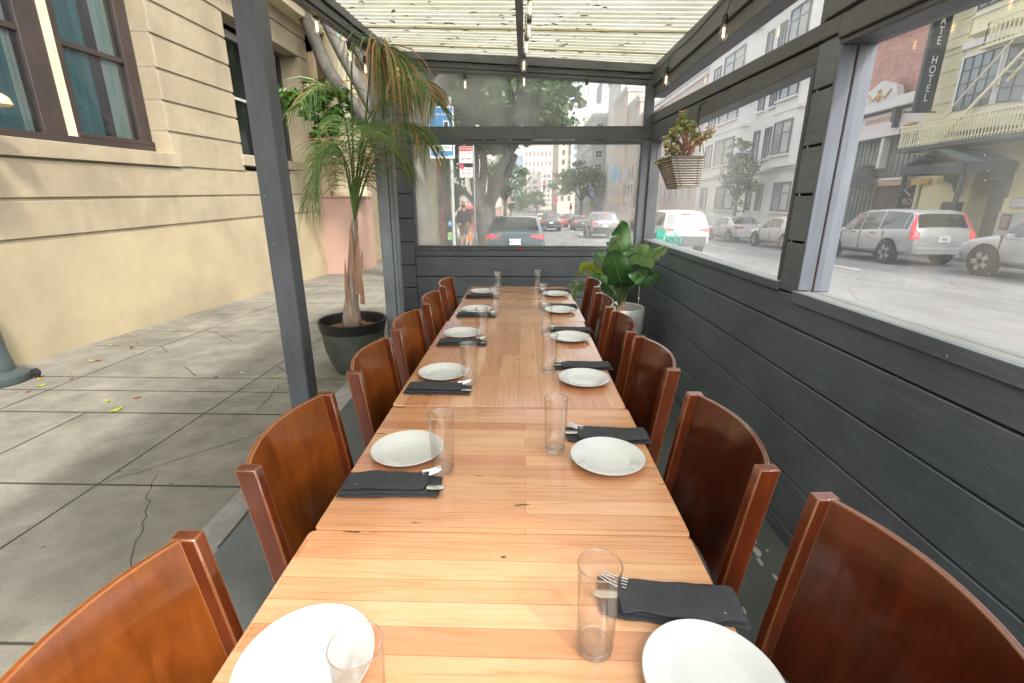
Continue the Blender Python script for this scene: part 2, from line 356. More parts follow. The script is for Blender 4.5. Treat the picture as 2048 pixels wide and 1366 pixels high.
# score joints and cracks in the sidewalk
m = MB()
def jline(a, b, wd=.012, seg=1, jit=0):
    wd *= .72
    a, b = V(a), V(b); n = (b-a).normalized(); n = V((-n.y, n.x)); pts = [a.lerp(b, i/seg)+n*RND.uniform(-jit, jit) for i in range(seg+1)]
    for p, q in zip(pts, pts[1:]):
        d = (q-p).normalized(); e = V((-d.y, d.x))*wd/2; p2 = p-d*.002; q2 = q+d*.002
        m.add([(p2.x-e.x, p2.y-e.y, zwalk(p2.y)+.003), (p2.x+e.x, p2.y+e.y, zwalk(p2.y)+.003), (q2.x+e.x, q2.y+e.y, zwalk(q2.y)+.003), (q2.x-e.x, q2.y-e.y, zwalk(q2.y)+.003)], [(0, 1, 2, 3)])
for y0, y1 in ((-2, 4), (4, 10), (10, 30)):
    jline((-2.13, y0), (-2.13, y1), .010)
jline((-2.95, -2), (-2.95, 2.84)); jline((-3.6, 2.84), (-3.6, 4)); jline((-3.6, 4), (-3.7, 10)); jline((-4.3, 4.38), (-3.6, 4.39))
for y in (3.5, 3.22, 2.84, 2.01, 1.13, .2, 5.0, 5.9, 6.8, 7.7, 8.6, 9.5): jline((-4.4, y), (-1.38, y), .011 if y > 2.9 else .016)
jline((-3.62, 4.39), (-2.67, 3.54), .012); jline((-3.44, 4.97), (-1.95, 3.65), .012); jline((-3.3, 6.1), (-2.1, 5.1), .01)
jline((-1.235, 1.874), (-1.222, 1.579), .02); jline((-1.9, 2.1), (-1.48, 1.43), .0045, 18, .013); jline((-1.88, 3.4), (-1.80, 2.9), .006, 10, .015)
jline((-2.5, 1.6), (-2.1, .6), .005, 16, .02); jline((-2.6, 5.6), (-1.6, 4.6), .012, 3, .02); jline((-2.1, 2.02), (-1.36, 2.84), .005, 14, .02)
tag(m.build('sidewalk_joints', basic('joint dirt', (.045, .042, .034), .95), recalc=False), kind='structure')
# lane markings
m = MB()
for y in range(-6, 110, 8):
    m.grid([[(x, yy, zroad(yy)+.005) for x in (9.52, 9.64)] for yy in (y+3.4, y+6.2)])
    m.grid([[(x, yy, zroad(yy)+.005) for x in (4.5, 4.6)] for yy in (y+1.4, y+4.2)])
tag(m.build('lane_markings', 'white', recalc=False), kind='structure')
# ------------------------------------------------------------------ leaves lying on the pavement
for i, (u, v, col) in enumerate([(80, 758, 'y'), (82, 771, 'g'), (140, 745, 'g'), (143, 757, 'r'), (55, 783, 'r'), (215, 802, 'g'), (232, 820, 'g'), (275, 795, 'r'), (197, 721, 'r'), (222, 690, 'g'), (275, 684, 'r'), (262, 694, 'r'), (318, 740, 'g'), (432, 754, 'r'), (455, 666, 'r'), (185, 722, 'g'), (262, 668, 'o'), (305, 663, 'o'), (553, 753, 'g'), (485, 745, 'w')]):
    p = at(u, v, 'z', .006); s_ = RND.uniform(.022, .04); a = RND.uniform(0, 6.3)
    if v == 820: s_ = .05
    poly = [(-1, 0), (-.5, .32), (.1, .38), (1, 0), (.1, -.36), (-.5, -.3)]
    m = MB(); m.add([(s_*x*cos(a)-s_*y*sin(a), s_*x*sin(a)+s_*y*cos(a), .004+.25*s_*abs(x)) for x, y in poly], [(0, 1, 2, 3, 4, 5)])
    cn = {'y': ('yellow', (.75, .5, .03)), 'g': ('yellow green', (.4, .5, .05)), 'r': ('reddish brown', (.28, .07, .03)), 'o': ('orange', (.55, .2, .03)), 'w': ('pale', (.6, .6, .55))}[col]
    if 'leaf'+col not in MT: MT['leaf'+col] = leaf_mat('fallen leaf '+cn[0], sc3(cn[1], .8), sc3(cn[1], 1.2))
    o = m.build('fallen_leaf', 'leaf'+col, loc=(p.x, p.y, 0), recalc=False)
    tag(o, f'small {cn[0]} leaf lying on the concrete sidewalk by the cream building', 'leaf', f'{cn[0]} fallen leaves')
    if col == 'y': tag(o, 'brightest yellow leaf beside the foot of the patio heater', 'leaf', 'fallen leaves')
    if v == 820: tag(o, 'largest yellow green leaf in the middle of the sidewalk', 'leaf', 'fallen leaves')
    if col == 'w': tag(o, 'single pale scrap of leaf near the grey post', 'leaf', 'fallen leaves')
# ------------------------------------------------------------------ cream building on the left
def brickpaint(name, col, mort=.955, bmp=.28, var=.01):
    s = NT(name); mp = s.coord((1, 1, 1)); sw = s.add('ShaderNodeSeparateXYZ'); cb = s.add('ShaderNodeCombineXYZ'); s.link(mp, sw.inputs[0])
    ad = s.add('ShaderNodeMath', operation='ADD'); s.l.new(sw.outputs[0], ad.inputs[0]); s.l.new(sw.outputs[1], ad.inputs[1])
    s.link(ad, cb.inputs[0]); s.l.new(sw.outputs[2], cb.inputs[1])
    bk = s.add('ShaderNodeTexBrick'); s.link(cb, bk.inputs['Vector'])
    for k, v in (('Scale', 1), ('Mortar Size', .004), ('Mortar Smooth', .6), ('Brick Width', .215), ('Row Height', .0715)): bk.inputs[k].default_value = v
    bk.inputs['Color1'].default_value = (.985-var*2,)*3+(1,); bk.inputs['Color2'].default_value = (1.01,)*3+(1,); bk.inputs['Mortar'].default_value = (mort,)*3+(1,)
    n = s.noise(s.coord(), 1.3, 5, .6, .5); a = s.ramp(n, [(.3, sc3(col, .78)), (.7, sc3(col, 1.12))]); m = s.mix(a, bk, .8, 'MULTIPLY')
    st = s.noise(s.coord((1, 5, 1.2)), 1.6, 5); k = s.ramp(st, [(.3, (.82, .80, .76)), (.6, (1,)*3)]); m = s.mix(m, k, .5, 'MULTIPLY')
    s.base(m); s.p.inputs['Roughness'].default_value = .45
    iv = s.add('ShaderNodeMath', operation='SUBTRACT'); iv.inputs[0].default_value = 1; s.l.new(bk.outputs[1], iv.inputs[1])
    b1 = s.bump(iv, bmp, .003); s.bump(s.noise(s.coord(), 45, 3), .3, .003, b1); return s.m
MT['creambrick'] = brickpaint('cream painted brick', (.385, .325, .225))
MT['creamstucco'] = basic('cream painted stucco base', (.385, .322, .21), .5, .17, 1.3, .35)  # mottling here and in the brick also stands in for dappled reflected light
MT['creamtrim'] = basic('cream trim', (.64, .56, .38), .5, .08, 2, .15)
MT['pinkA'] = basic('pink painted plinth', (.44, .285, .225), .55, .07, 1.5, .15)
MT['brownframe'] = painted_wood('dark brown window frame', (.042, .030, .027), 'z', .5, .7, False)
MT['teal_curtain'] = basic('teal curtain', (.045, .20, .23), .8, .25, 3, .2, stretch=(1, 12, .3))
MT['pale_curtain'] = basic('pale sheer curtain', (.40, .50, .46), .8, .12, 3, .2, stretch=(1, 14, .3))
MT['room'] = basic('dark room', (.03, .032, .028), .9)
MT['wglass'] = pane_mat('building window glass', .04, (1, 1, 1), 1.6, (.85, .93, .92))
def ZL(y, z): return z+.022*(y-6.2)
def lb(m, x0, x1, y0, y1, z0, z1, flat0=False):
    a = (lambda y, z: z) if flat0 else ZL
    return m.hexa([(x, y, a(y, z0)) for y in (y0, y1) for x in (x0, x1)]+[(x, y, ZL(y, z1)) for y in (y0, y1) for x in (x0, x1)])
WX = -4.4
B = thing('corner_building', 'cream painted brick building with brown framed windows along the left sidewalk', 'building', (WX, 6, 0))
B_off = V((-WX, -6, 0))
def bb(m, name, mat, parent=None, **k):
    o = m.build(name, mat, parent or B, **k)
    if parent is None: o.location = B_off
    return o
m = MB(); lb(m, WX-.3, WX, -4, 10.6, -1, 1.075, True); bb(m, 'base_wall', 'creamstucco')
gr = [1.105, 1.45, 1.81, 2.224, 2.576, 2.93, 3.30, 3.66, 4.02, 4.38]
m = MB()
g = .016
for k in range(len(gr)-1):
    z0, z1 = gr[k]+g, gr[k+1]-g
    if z1 < 1.85: lb(m, WX-.3, WX, -4, 10.6, z0, z1)
    else:
        lb(m, WX-.3, WX, 6.2, 7.76, z0, z1); lb(m, WX-.3, WX, 10.2, 10.6, z0, z1)
lb(m, WX-.5, WX-.022, -4, 10.6, 1.0, 1.83); lb(m, WX-.5, WX-.022, 6.203, 7.757, 1.83, 4.9); lb(m, WX-.5, WX-.022, 10.203, 10.6, 1.83, 4.9)
lb(m, WX-.3, WX+.002, -4, 10.6, 4.40, 8.5)
lb(m, WX-.3, WX, 7.76, 10.2, 4.03, 4.38)
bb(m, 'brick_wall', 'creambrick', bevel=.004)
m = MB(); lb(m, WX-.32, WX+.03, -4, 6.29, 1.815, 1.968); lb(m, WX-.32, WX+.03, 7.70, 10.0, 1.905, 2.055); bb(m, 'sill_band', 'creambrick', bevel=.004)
m = MB(); lb(m, WX-.1, WX+.28, -4, 16, 4.62, 4.75); lb(m, WX-.1, WX+.38, -4, 16, 4.85, 5.0)
for i in range(90): y = -2+i*.2; lb(m, WX+.0, WX+.24, y, y+.09, 4.755, 4.845)
bb(m, 'cornice', 'creamtrim')
# large window group
FXp = WX-.26
ya = [at(u, v, 'x', FXp).y for u, v in ((0, 262), (88, 275), (135, 283), (152, 283), (166, 285), (278, 278), (304, 298))]
win = bb(MB().box(FXp-.03, FXp+.005, 2.0, 2.05, 2.0, 4.4), 'window', 'brownframe')
def wp(m, name, mat, **k): return m.build(name, mat, win, **k)
zb, zt = 1.985, 4.4
m = MB()
lb(m, FXp-.05, FXp+.05, 1.0, 6.2, zb, zb+.075)                              # bottom rail
for a, b in ((ya[1], ya[2]), (ya[3], ya[4]), (ya[5], ya[6])): lb(m, FXp-.04, FXp+.03, a, b, zb+.075, zt)
lb(m, FXp-.03, FXp+.012, 3.6, 6.1, 2.93, 2.985)
lb(m, FXp-.05, FXp+.052, ya[3]-.002, 6.2, zb+.074, zb+.12)
wp(m, 'frame', 'brownframe', bevel=.004)
m = MB(); lb(m, FXp-.05, FXp+.045, ya[2]+.003, ya[3]-.003, zb+.074, zt); wp(m, 'mullion', 'creamtrim', bevel=.003)
m = MB(); m.add([(FXp-.01, 1, ZL(1, zb+.07)), (FXp-.01, 6.15, ZL(6.15, zb+.07)), (FXp-.01, 6.15, zt), (FXp-.01, 1, zt)], [(0, 1, 2, 3)]); wp(m, 'pane', 'wglass', recalc=False)
m = MB(); m.box(-7, FXp-.06, 1, 7.2, 1.9, 1.95); m.box(-7, -6.95, 1, 7.2, 1.9, 4.6); m.box(-7, FXp-.4, 7.2, 7.25, 1.9, 4.6); m.box(-7, FXp-.06, 1, 7.2, 4.6, 4.65)
wp(m, 'interior', 'room')
def curtain(y0, y1, mat, amp=.012, per=.11, x=FXp-.075):
    n = int((y1-y0)/.012); m = MB(); m.grid([[(x+amp*sin(2*pi*(y0+(y1-y0)*i/n)/per+1.3*sin(i*.05)+z*.3), y0+(y1-y0)*i/n, z) for z in (1.96, 2.6, 3.3, 4.5)] for i in range(n+1)])
    return wp(m, 'curtain', mat, smooth=True, recalc=False)
curtain(1.0, ya[1]-.09, 'teal_curtain'); curtain(ya[1]-.08, ya[1]+.0, 'pale_curtain', .006, .05)
curtain(ya[3]+.0, ya[3]+.50, 'teal_curtain'); curtain(ya[5]-.22, ya[5]-.01, 'pale_curtain', .008, .06)
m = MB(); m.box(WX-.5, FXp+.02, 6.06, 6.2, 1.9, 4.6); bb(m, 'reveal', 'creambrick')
# second window
w2 = bb(MB().box(-5.2, WX-.46, 7.7, 10.3, 1.95, 4.2), 'window', basic('dark glass room', (.012, .016, .014), .12, .3, 1, 0, spec=.8))
m = MB(); lb(m, WX-.46, WX-.40, 7.7, 10.2, 2.055, 2.12); lb(m, WX-.46, WX-.41, 7.7, 10.2, 2.98, 3.02); lb(m, WX-.46, WX-.40, 7.7, 10.2, 3.90, 4.0)
m.build('sash', basic('pale sash', (.5, .5, .46), .5), w2)
m = MB(); lb(m, WX-.46, WX-.38, 10.06, 10.2, 2.05, 4.0); m.build('frame', 'black', w2); m = MB(); lb(m, WX-.44, WX-.37, 8.93, 9.0, 2.05, 4.0); m.build('frame', 'black', w2)
# entrance pilaster: pink plinth and round column
Pz = at(693, 395, 'y', 10.45).z
m = MB(); m.box(WX-.2, -3.80, 10.45, 12.1, -1, Pz); m.box(WX-.22, -3.77, 10.42, 12.13, Pz, Pz+.03); bb(m, 'plinth', 'pinkA', bevel=.004)
cc = at(702, 380, 'y', 11.2)
m = MB(); m.lathe([(.44, 0), (.455, .05), (.44, .12), (.37, .14), (.38, .2), (.36, .25), (.335, .32), (.33, .5), (.31, 5)], 40, (cc.x, 11.2, Pz+.03)); bb(m, 'column', 'creamtrim', smooth=True)
m = MB(); m.box(WX-.9, WX+.12, 10.6, 10.75, -1, 6); m.box(WX-1.6, WX-.9, 10.6, 17, -1, 6); m.box(WX-.3, WX+.1, 13.4, 17.0, -1, 5.5); m.box(WX-1, WX+.2, 10.6, 17, 4.3, 4.6)
bb(m, 'entrance_wall', basic('shaded cream wall', (.42, .34, .22), .6))
m = MB()
for i in range(5): m.box(WX-.9+i*.0, WX+.5-i*.26, 12.14, 13.38, -.6+i*.17, -.43+i*.17)
m.box(WX-.88, -3.9, 12.2, 12.35, -.5, 1.4)
bb(m, 'entrance_steps', 'pinkA')
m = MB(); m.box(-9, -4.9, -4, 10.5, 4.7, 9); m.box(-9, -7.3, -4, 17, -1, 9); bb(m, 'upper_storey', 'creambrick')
# round cream lamp at the frame edge
p = at(-9, 205, 'x', -4.12)
L = thing('wall_lamp', 'round cream lamp shade in front of the teal curtained window at the left edge', 'lamp', p)
MB().lathe([(.0, .075), (.05, .07), (.085, .045), (.10, 0), (.10, -.012), (.085, -.02), (0, -.03)], 28).build('lamp_shade', basic('cream lamp', (.72, .58, .33), .4), L, smooth=True)
MB().box(-.5, 0, -.012, .012, -.008, .008).build('bracket', 'brownframe', L)
# ------------------------------------------------------------------ patio heater foot
H = thing('patio_heater', 'grey green patio heater base with a small wheel at the left edge', 'patio heater', (-4.16, 3.36, 0))
MT['heater'] = basic('grey green enamel', (.05, .066, .066), .35, .08, 3, .05)
MB().lathe([(0, .002), (.205, .002), (.213, .02), (.208, .06), (.17, .085), (.13, .1)], 40).build('base', 'heater', H, smooth=True)
MB().lathe([(.128, .1), (.125, .16), (.118, .17), (.10, .5), (.075, .8), (.03, .82), (.028, 2.1), (0, 2.1)], 32).build('body', 'heater', H, smooth=True)
wh = MB().disc((.235, .09, .055), .036, 'y', 20, .03).build('wheel', 'tyre', H, bevel=.004)
MB().disc((.235, .072, .055), .012, 'y', 12, .012).build('hub', 'chrome', wh)
MB().lathe([(.02, 2.1), (.36, 2.13), (.36, 2.15), (.05, 2.25), (0, 2.25)], 32).build('hood', 'heater', H, smooth=True)

# ------------------------------------------------------------------ parklet
EX, EY = 1.16, 4.45
GZ = [.08, .285, .50, .70, .893]
ZS = 1.03                      # underside of window sills
def boards(m, ax, c0, c1, z0, z1, pos, th, gz):
    zs = [z0]+[z for z in gz if z0 < z < z1]+[z1]
    for a, b in zip(zs, zs[1:]):
        a2, b2 = a+.004, b-.004
        if ax == 'y': m.box(pos, pos+th, c0, c1, a2, b2)
        else: m.box(c0, c1, pos, pos+th, a2, b2)
# right side wall
S = thing('side_wall', 'dark grey board wall with clear window openings between the tables and the road', 'wall', (EX, 1.5, 0)); So = V((-EX, -1.5, 0))
def sb(m, name, mat, par=None, **k):
    o = m.build(name, mat, par or S, **k)
    if par is None: o.location = So
    return o
m = MB(); boards(m, 'y', -2.2, EY, .005, ZS-.005, EX, .02, GZ)
# clad strip between the windows
PW0, PW1 = 1.912, 2.035
strip = [ZS-.003, 1.235, 1.42, 1.60, 1.80, 1.968]
for a, b in zip(strip, strip[1:]): m.box(EX, EX+.02, PW0, PW1, a+.005, b-.005)
m.box(EX+.0, EX+.02, PW0+.001, PW1-.001, 1.972, 2.05)
sb(m, 'board_cladding', 'siding', bevel=.0025)
m = MB(); m.box(EX+.021, EX+.05, -2.2, EY, .0, ZS-.01); m.box(EX+.021, EX+.05, PW0+.001, PW1-.001, ZS, 2.02); sb(m, 'backing_board', 'gap')
m = MB()
m.hexa([(x, y, z) for z in (-.0, .045) for y in (0, 1) for x in (0, 1)]) if 0 else None
m.box(EX+.004, EX+.115, PW1+.001, EY+.1, ZS, ZS+.030); sb(m, 'sill', 'sill', bevel=.003)
m = MB(); m.box(EX+.004, EX+.055, -2.2, PW0-.001, ZS-.03, ZS+.013); m.box(EX+.058, EX+.125, -2.2, PW0-.001, ZS-.03, ZS+.012); sb(m, 'wide_sill', 'sill', bevel=.003)
m = MB(); m.box(EX-.014, EX+.003, -2.2, PW0, ZS-.034, ZS+.014); m.box(EX-.012, EX+.003, PW1, EY, ZS-.006, ZS+.031); sb(m, 'sill_edge_trim', 'siding', bevel=.002)
m = MB(); m.box(EX-.001, EX+.056, PW0-.018, PW0-.001, ZS+.016, 1.925); m.box(EX+.0605, EX+.125, PW0-.02, PW0-.001, ZS+.013, 1.925); sb(m, 'window_reveal', 'reveal', bevel=.003)
m = MB(); m.box(EX+.056, EX+.0606, PW0-.012, PW0-.001, ZS+.013, 1.925); sb(m, 'reveal_gap', 'rust')
m = MB(); m.box(EX-.004, EX+.02, PW1+.001, PW1+.022, ZS+.036, 1.89); m.box(EX-.004, EX+.09, EY-.03, EY-.004, ZS+.036, 1.9); sb(m, 'window_stop', 'beam', bevel=.002)
# middle beam (drops slightly towards the camera)
def slope(m, x0, x1, y0, y1, za0, za1, zb0, zb1):
    """y0 end has z za0..za1, y1 end zb0..zb1"""
    return m.hexa([(x0, y0, za0), (x1, y0, za0), (x0, y1, zb0), (x1, y1, zb0), (x0, y0, za1), (x1, y0, za1), (x0, y1, zb1), (x1, y1, zb1)])
m = MB(); slope(m, EX-.012, EX+.02, PW0-.0, EY+.02, 1.965, 2.022, 2.045, 2.125); slope(m, EX+.0, EX+.10, PW1+.001, EY+.02, 1.90, 1.962, 1.90, 2.042); slope(m, EX+.02, EX+.10, PW0, EY+.02, 1.964, 2.04, 2.044, 2.14)
slope(m, EX-.012, EX+.02, -2.2, PW0-.002, 1.80, 2.02, 1.945, 2.02); slope(m, EX+.0, EX+.125, -2.2, PW0-.002, 1.73, 1.795, 1.925, 1.943)
slope(m, EX-.02, EX+.03, -2.2, PW0+.09, 2.02, 2.13, 2.03, 2.075)
sb(m, 'middle_rail', 'beam', bevel=.003)
m = MB(); slope(m, EX-.004, EX+.10, PW0-.03, PW0+.14, 2.03, 2.47, 2.03, 2.47); sb(m, 'upper_post', 'beam', bevel=.003)
m = MB(); slope(m, EX-.03, EX+.06, -2.2, EY+.05, 2.33, 2.42, 2.335, 2.495); slope(m, EX-.01, EX+.10, -2.2, EY+.05, 2.24, 2.33, 2.255, 2.335); sb(m, 'top_beam', 'beam', bevel=.003)
for y0, y1, z0, z1, mt in ((PW1, EY, ZS+.03, 1.96, 'paneS'), (-2.2, PW0-.02, ZS-.01, 1.95, 'paneB'), (PW0+.13, EY, 2.05, 2.3, 'paneS'), (-2.2, PW0-.03, 2.07, 2.3, 'paneS')):
    m = MB(); m.add([(EX+.085, y0, z0), (EX+.085, y1, z0), (EX+.085, y1, z1), (EX+.085, y0, z1)], [(0, 1, 2, 3)]); sb(m, 'pane', mt, recalc=False)
# turquoise scribble on the pane
m = MB(); x = EX+.083
def scr(pts): m.tube([(x, y, z) for y, z in pts], .0022, 5)
def sp(u, v): q = at(u, v, 'x', x); return (q.y, q.z)
def curve(us, n=4):
    q = [sp(*p) for p in us]; out = []
    for i in range(len(q)-1):
        p0, p1, p2, p3 = q[max(i-1, 0)], q[i], q[i+1], q[min(i+2, len(q)-1)]
        for t in [k/n for k in range(n)]:
            out.append(tuple(.5*((2*p1[j])+(-p0[j]+p2[j])*t+(2*p0[j]-5*p1[j]+4*p2[j]-p3[j])*t*t+(-p0[j]+3*p1[j]-3*p2[j]+p3[j])*t**3) for j in (0, 1)))
    scr(out+[q[-1]])
curve([(1293, 468), (1298, 455), (1301, 450), (1302, 462), (1303, 476)]); curve([(1296, 463), (1303, 461)]); curve([(1294, 466), (1300, 452), (1299, 470)])
curve([(1312, 478), (1315, 455), (1317, 478), (1320, 456), (1321, 479), (1323, 462)])
for k in range(9): curve([(1312+k*2.2, 478+k*.6), (1314+k*2.2, 456+(k % 3)*2)])
curve([(1325, 480), (1329, 458), (1331, 482), (1334, 458), (1337, 484), (1340, 460)])
curve([(1340, 484), (1346, 461), (1348, 484), (1350, 462), (1346, 486), (1341, 480)])
curve([(1351, 463), (1353, 480), (1360, 488), (1358, 463), (1352, 474)]); curve([(1350, 486), (1356, 491), (1360, 480)])
curve([(1326, 460), (1333, 462), (1328, 470), (1335, 476), (1329, 483)])
sb(m, 'marker_scribble', 'teal')
# end wall
E_ = thing('end_wall', 'dark grey board wall with two wide clear windows closing the far end', 'wall', (0, EY, 0)); Eo = V((0, -EY, 0))
def eb(m, name, mat, **k):
    o = m.build(name, mat, E_, **k); o.location = Eo; return o
m = MB(); boards(m, 'x', -.985, EX-.001, .005, .955, EY, .02, GZ); 
ls = [.005, .16, .366, .591, .809, 1.026, 1.24, 1.46, 1.68, 1.90, 2.12, 2.33]
for a, b in zip(ls, ls[1:]): m.box(-1.15, -.99, EY-.002, EY+.02, a+.004, b-.004)
eb(m, 'board_cladding', 'sidingx', bevel=.0025)
m = MB(); m.box(-1.14, EX, EY+.021, EY+.05, 0, .95); m.box(-1.145, -1.0, EY+.021, EY+.05, .9, 2.4); eb(m, 'backing_board', 'gap')
m = MB(); m.box(-.985, EX+.02, EY-.012, EY+.10, .957, .972); m.box(-.985, EX+.0, EY+.021, EY+.08, .972, .99)
m.box(-.99, EX+.02, EY-.012, EY+.021, 1.918, 2.005); m.box(-.988, EX-.05, EY+.0, EY+.09, 1.885, 1.915); m.box(-.988, EX-.05, EY+.02, EY+.09, 1.99, 2.03)
eb(m, 'rail', 'beamx', bevel=.003)
m = MB(); m.box(-.99, -.965, EY-.003, EY+.09, .973, 1.885); m.box(-1.0, -.985, EY-.003, EY+.09, 2.03, 2.48); m.box(1.085, 1.16, EY-.004, EY+.09, .973, 1.917); m.box(1.092, 1.16, EY-.004, EY+.09, 2.006, 2.45)
eb(m, 'frame', 'post', bevel=.003)
def xs(m, x0, x1, y0, y1, a0, a1, b0, b1): return m.hexa([(x0, y0, a0), (x1, y0, b0), (x0, y1, a0), (x1, y1, b0), (x0, y0, a1), (x1, y0, b1), (x0, y1, a1), (x1, y1, b1)])
m = MB(); xs(m, -1.15, 1.17, EY-.03, EY+.09, 2.56, 2.632, 2.43, 2.495); xs(m, -1.15, 1.17, EY-.012, EY+.09, 2.515, 2.557, 2.385, 2.427); xs(m, -1.0, 1.17, EY+.0, EY+.09, 2.48, 2.512, 2.352, 2.382)
eb(m, 'header', 'beamx', bevel=.003)
m = MB(); m.add([(-.98, EY+.06, .97), (1.1, EY+.06, .97), (1.1, EY+.06, 1.9), (-.98, EY+.06, 1.9)], [(0, 1, 2, 3)]); eb(m, 'pane', 'paneE', recalc=False)
m = MB(); m.add([(-.99, EY+.06, 2.01), (1.1, EY+.06, 2.01), (1.1, EY+.06, 2.37), (-.99, EY+.06, 2.49)], [(0, 1, 2, 3)]); eb(m, 'pane', 'paneE', recalc=False)
# sticker on the end rail
MB().box(-.02, .055, -.0145, -.0125, .958, .968).build('red_sticker', 'red', E_)
# posts
def post(label, x0, x1, y0, y1, z1, mat):
    m = MB(); m.box(x0, x1, y0, y1, .004, z1); cx, cy = (x0+x1)/2, (y0+y1)/2
    o = m.build('post', mat, bevel=.005); o.data.transform(Matrix.Translation((-cx, -cy, 0))); o.location = (cx, cy, 0); return tag(o, label, 'post')
o = post('dark grey square post standing on the sidewalk in front of the cream building', -1.118, -1.018, 2.11, 2.21, 2.36, 'post')
post('weathered blue grey square post behind the potted palm', -1.135, -1.045, 3.87, 3.985, 2.56, 'lightpost')
m = MB(); m.box(-1.04, -1.012, 3.89, 3.965, .05, 2.55); m.box(-1.010, -.995, 3.9, 3.96, .05, 2.54)
o = m.build('trim_board', 'lightpost'); tag(o, 'narrow weathered board fixed beside the blue grey post', 'board')
# roof
def zr(x, y):
    l = 2.60+.074*(y-4.45); r = 2.50+.013*(y-4.45); t = (x+1.1)/2.26; return l+(r-l)*t
RF = thing('parklet_roof', 'pale green corrugated translucent roof over the tables', 'roof', (0, 1.5, 2.4)); Ro = V((0, -1.5, -2.4))
def rb(m, name, mat, **k):
    o = m.build(name, mat, RF, **k); o.location = Ro; return o
def roofmat():
    s = NT('corrugated roof sheet'); s.n.remove(s.p)
    n = s.noise(s.coord((1.6, 5, 1)), 2.6, 7, .72, .5); n2 = s.noise(s.coord((.8, 2, 1)), 2.5, 4)
    a = s.ramp(n, [(.30, (.26, .23, .15)), (.40, (.62, .61, .53)), (.6, (.74, .73, .66))]); b = s.ramp(n2, [(.3, (.78, .80, .66)), (.7, (1,)*3)]); m = s.mix(a, b, .8, 'MULTIPLY')
    tl = s.add('ShaderNodeBsdfTranslucent'); df = s.add('ShaderNodeBsdfDiffuse'); s.l.new(m.outputs[2], tl.inputs[0]); s.l.new(m.outputs[2], df.inputs[0])
    x = s.add('ShaderNodeMixShader'); x.inputs[0].default_value = .72; s.link(df, x.inputs[1]); s.link(tl, x.inputs[2])
    s.link(x, s.out.inputs[0]); return s.m
MT['roof'] = roofmat()
pitch = .076; rows = []
yy = -.35
while yy < 4.56:
    for dy, dz in ((0, 0), (.012, .014), (.03, .018), (.05, .014), (.062, 0)):
        y = yy+dy; rows.append([(x, y, zr(x, y)+.006+dz) for x in (-1.12, -.4, .4, 1.26)])
    yy += pitch
m = MB(); m.grid(rows); rb(m, 'corrugated_sheet', 'roof', recalc=False)
m = MB()
for y in (4.12, 3.62, 3.02, 2.4, 1.8, 1.2, .6, 0): m.hexa([(x, y+dy, zr(x, y)+dz) for dz in (-.006, .003) for dy in (0, .022) for x in (-1.1, 1.2)])
rb(m, 'batten', basic('pale batten', (.50, .45, .27), .7, .25, 8))
m = MB(); m.hexa([(x, y, zr(0, y)+dz) for dz in (-.085, -.008) for y in (-.35, EY-.032) for x in (-.012, .03)]); rb(m, 'rafter', 'beam', bevel=.003)
m = MB(); xl = -1.09
m.hexa([(x, y, zr(xl, y)+dz) for dz in (-.115, -.004) for y in (-.35, EY-.032) for x in (xl-.04, xl)])
m.hexa([(x, y, zr(xl, y)+dz) for dz in (-.04, .012) for y in (-.35, EY-.032) for x in (xl+.003, xl+.03)])
m.hexa([(x, y, zr(xl, y)+dz) for dz in (-.09, -.044) for y in (-.35, EY-.032) for x in (xl+.003, xl+.014)])
rb(m, 'edge_beam', 'beam', bevel=.003)
m = MB()
for i in range(150):
    x, y = RND.uniform(-1.0, 1.1), RND.uniform(1.9, 4.4)
    if i < 60: x, y = RND.uniform(-1, 1), RND.uniform(3.0, 4.4)
    z = zr(x, y)-.004; s_ = RND.uniform(.012, .034); a = RND.gauss(0, .5)
    pts = [(-1, 0), (-.3, .35), (.4, .3), (1, -.05), (.3, -.35), (-.4, -.25)]
    m.add([(x+s_*(p*cos(a)-q*sin(a)), y+s_*(p*sin(a)+q*cos(a)), z-.006*abs(q)-.012*RND.random()*p*p) for p, q in pts], [(0, 1, 2, 3, 4, 5)])
o = m.build('roof_leaf_litter', leaf_mat('dry leaf on roof', (.07, .055, .02), (.20, .18, .05))); tag(o, 'small dead leaves caught along the ribs of the corrugated roof', 'leaf litter', kind='stuff')

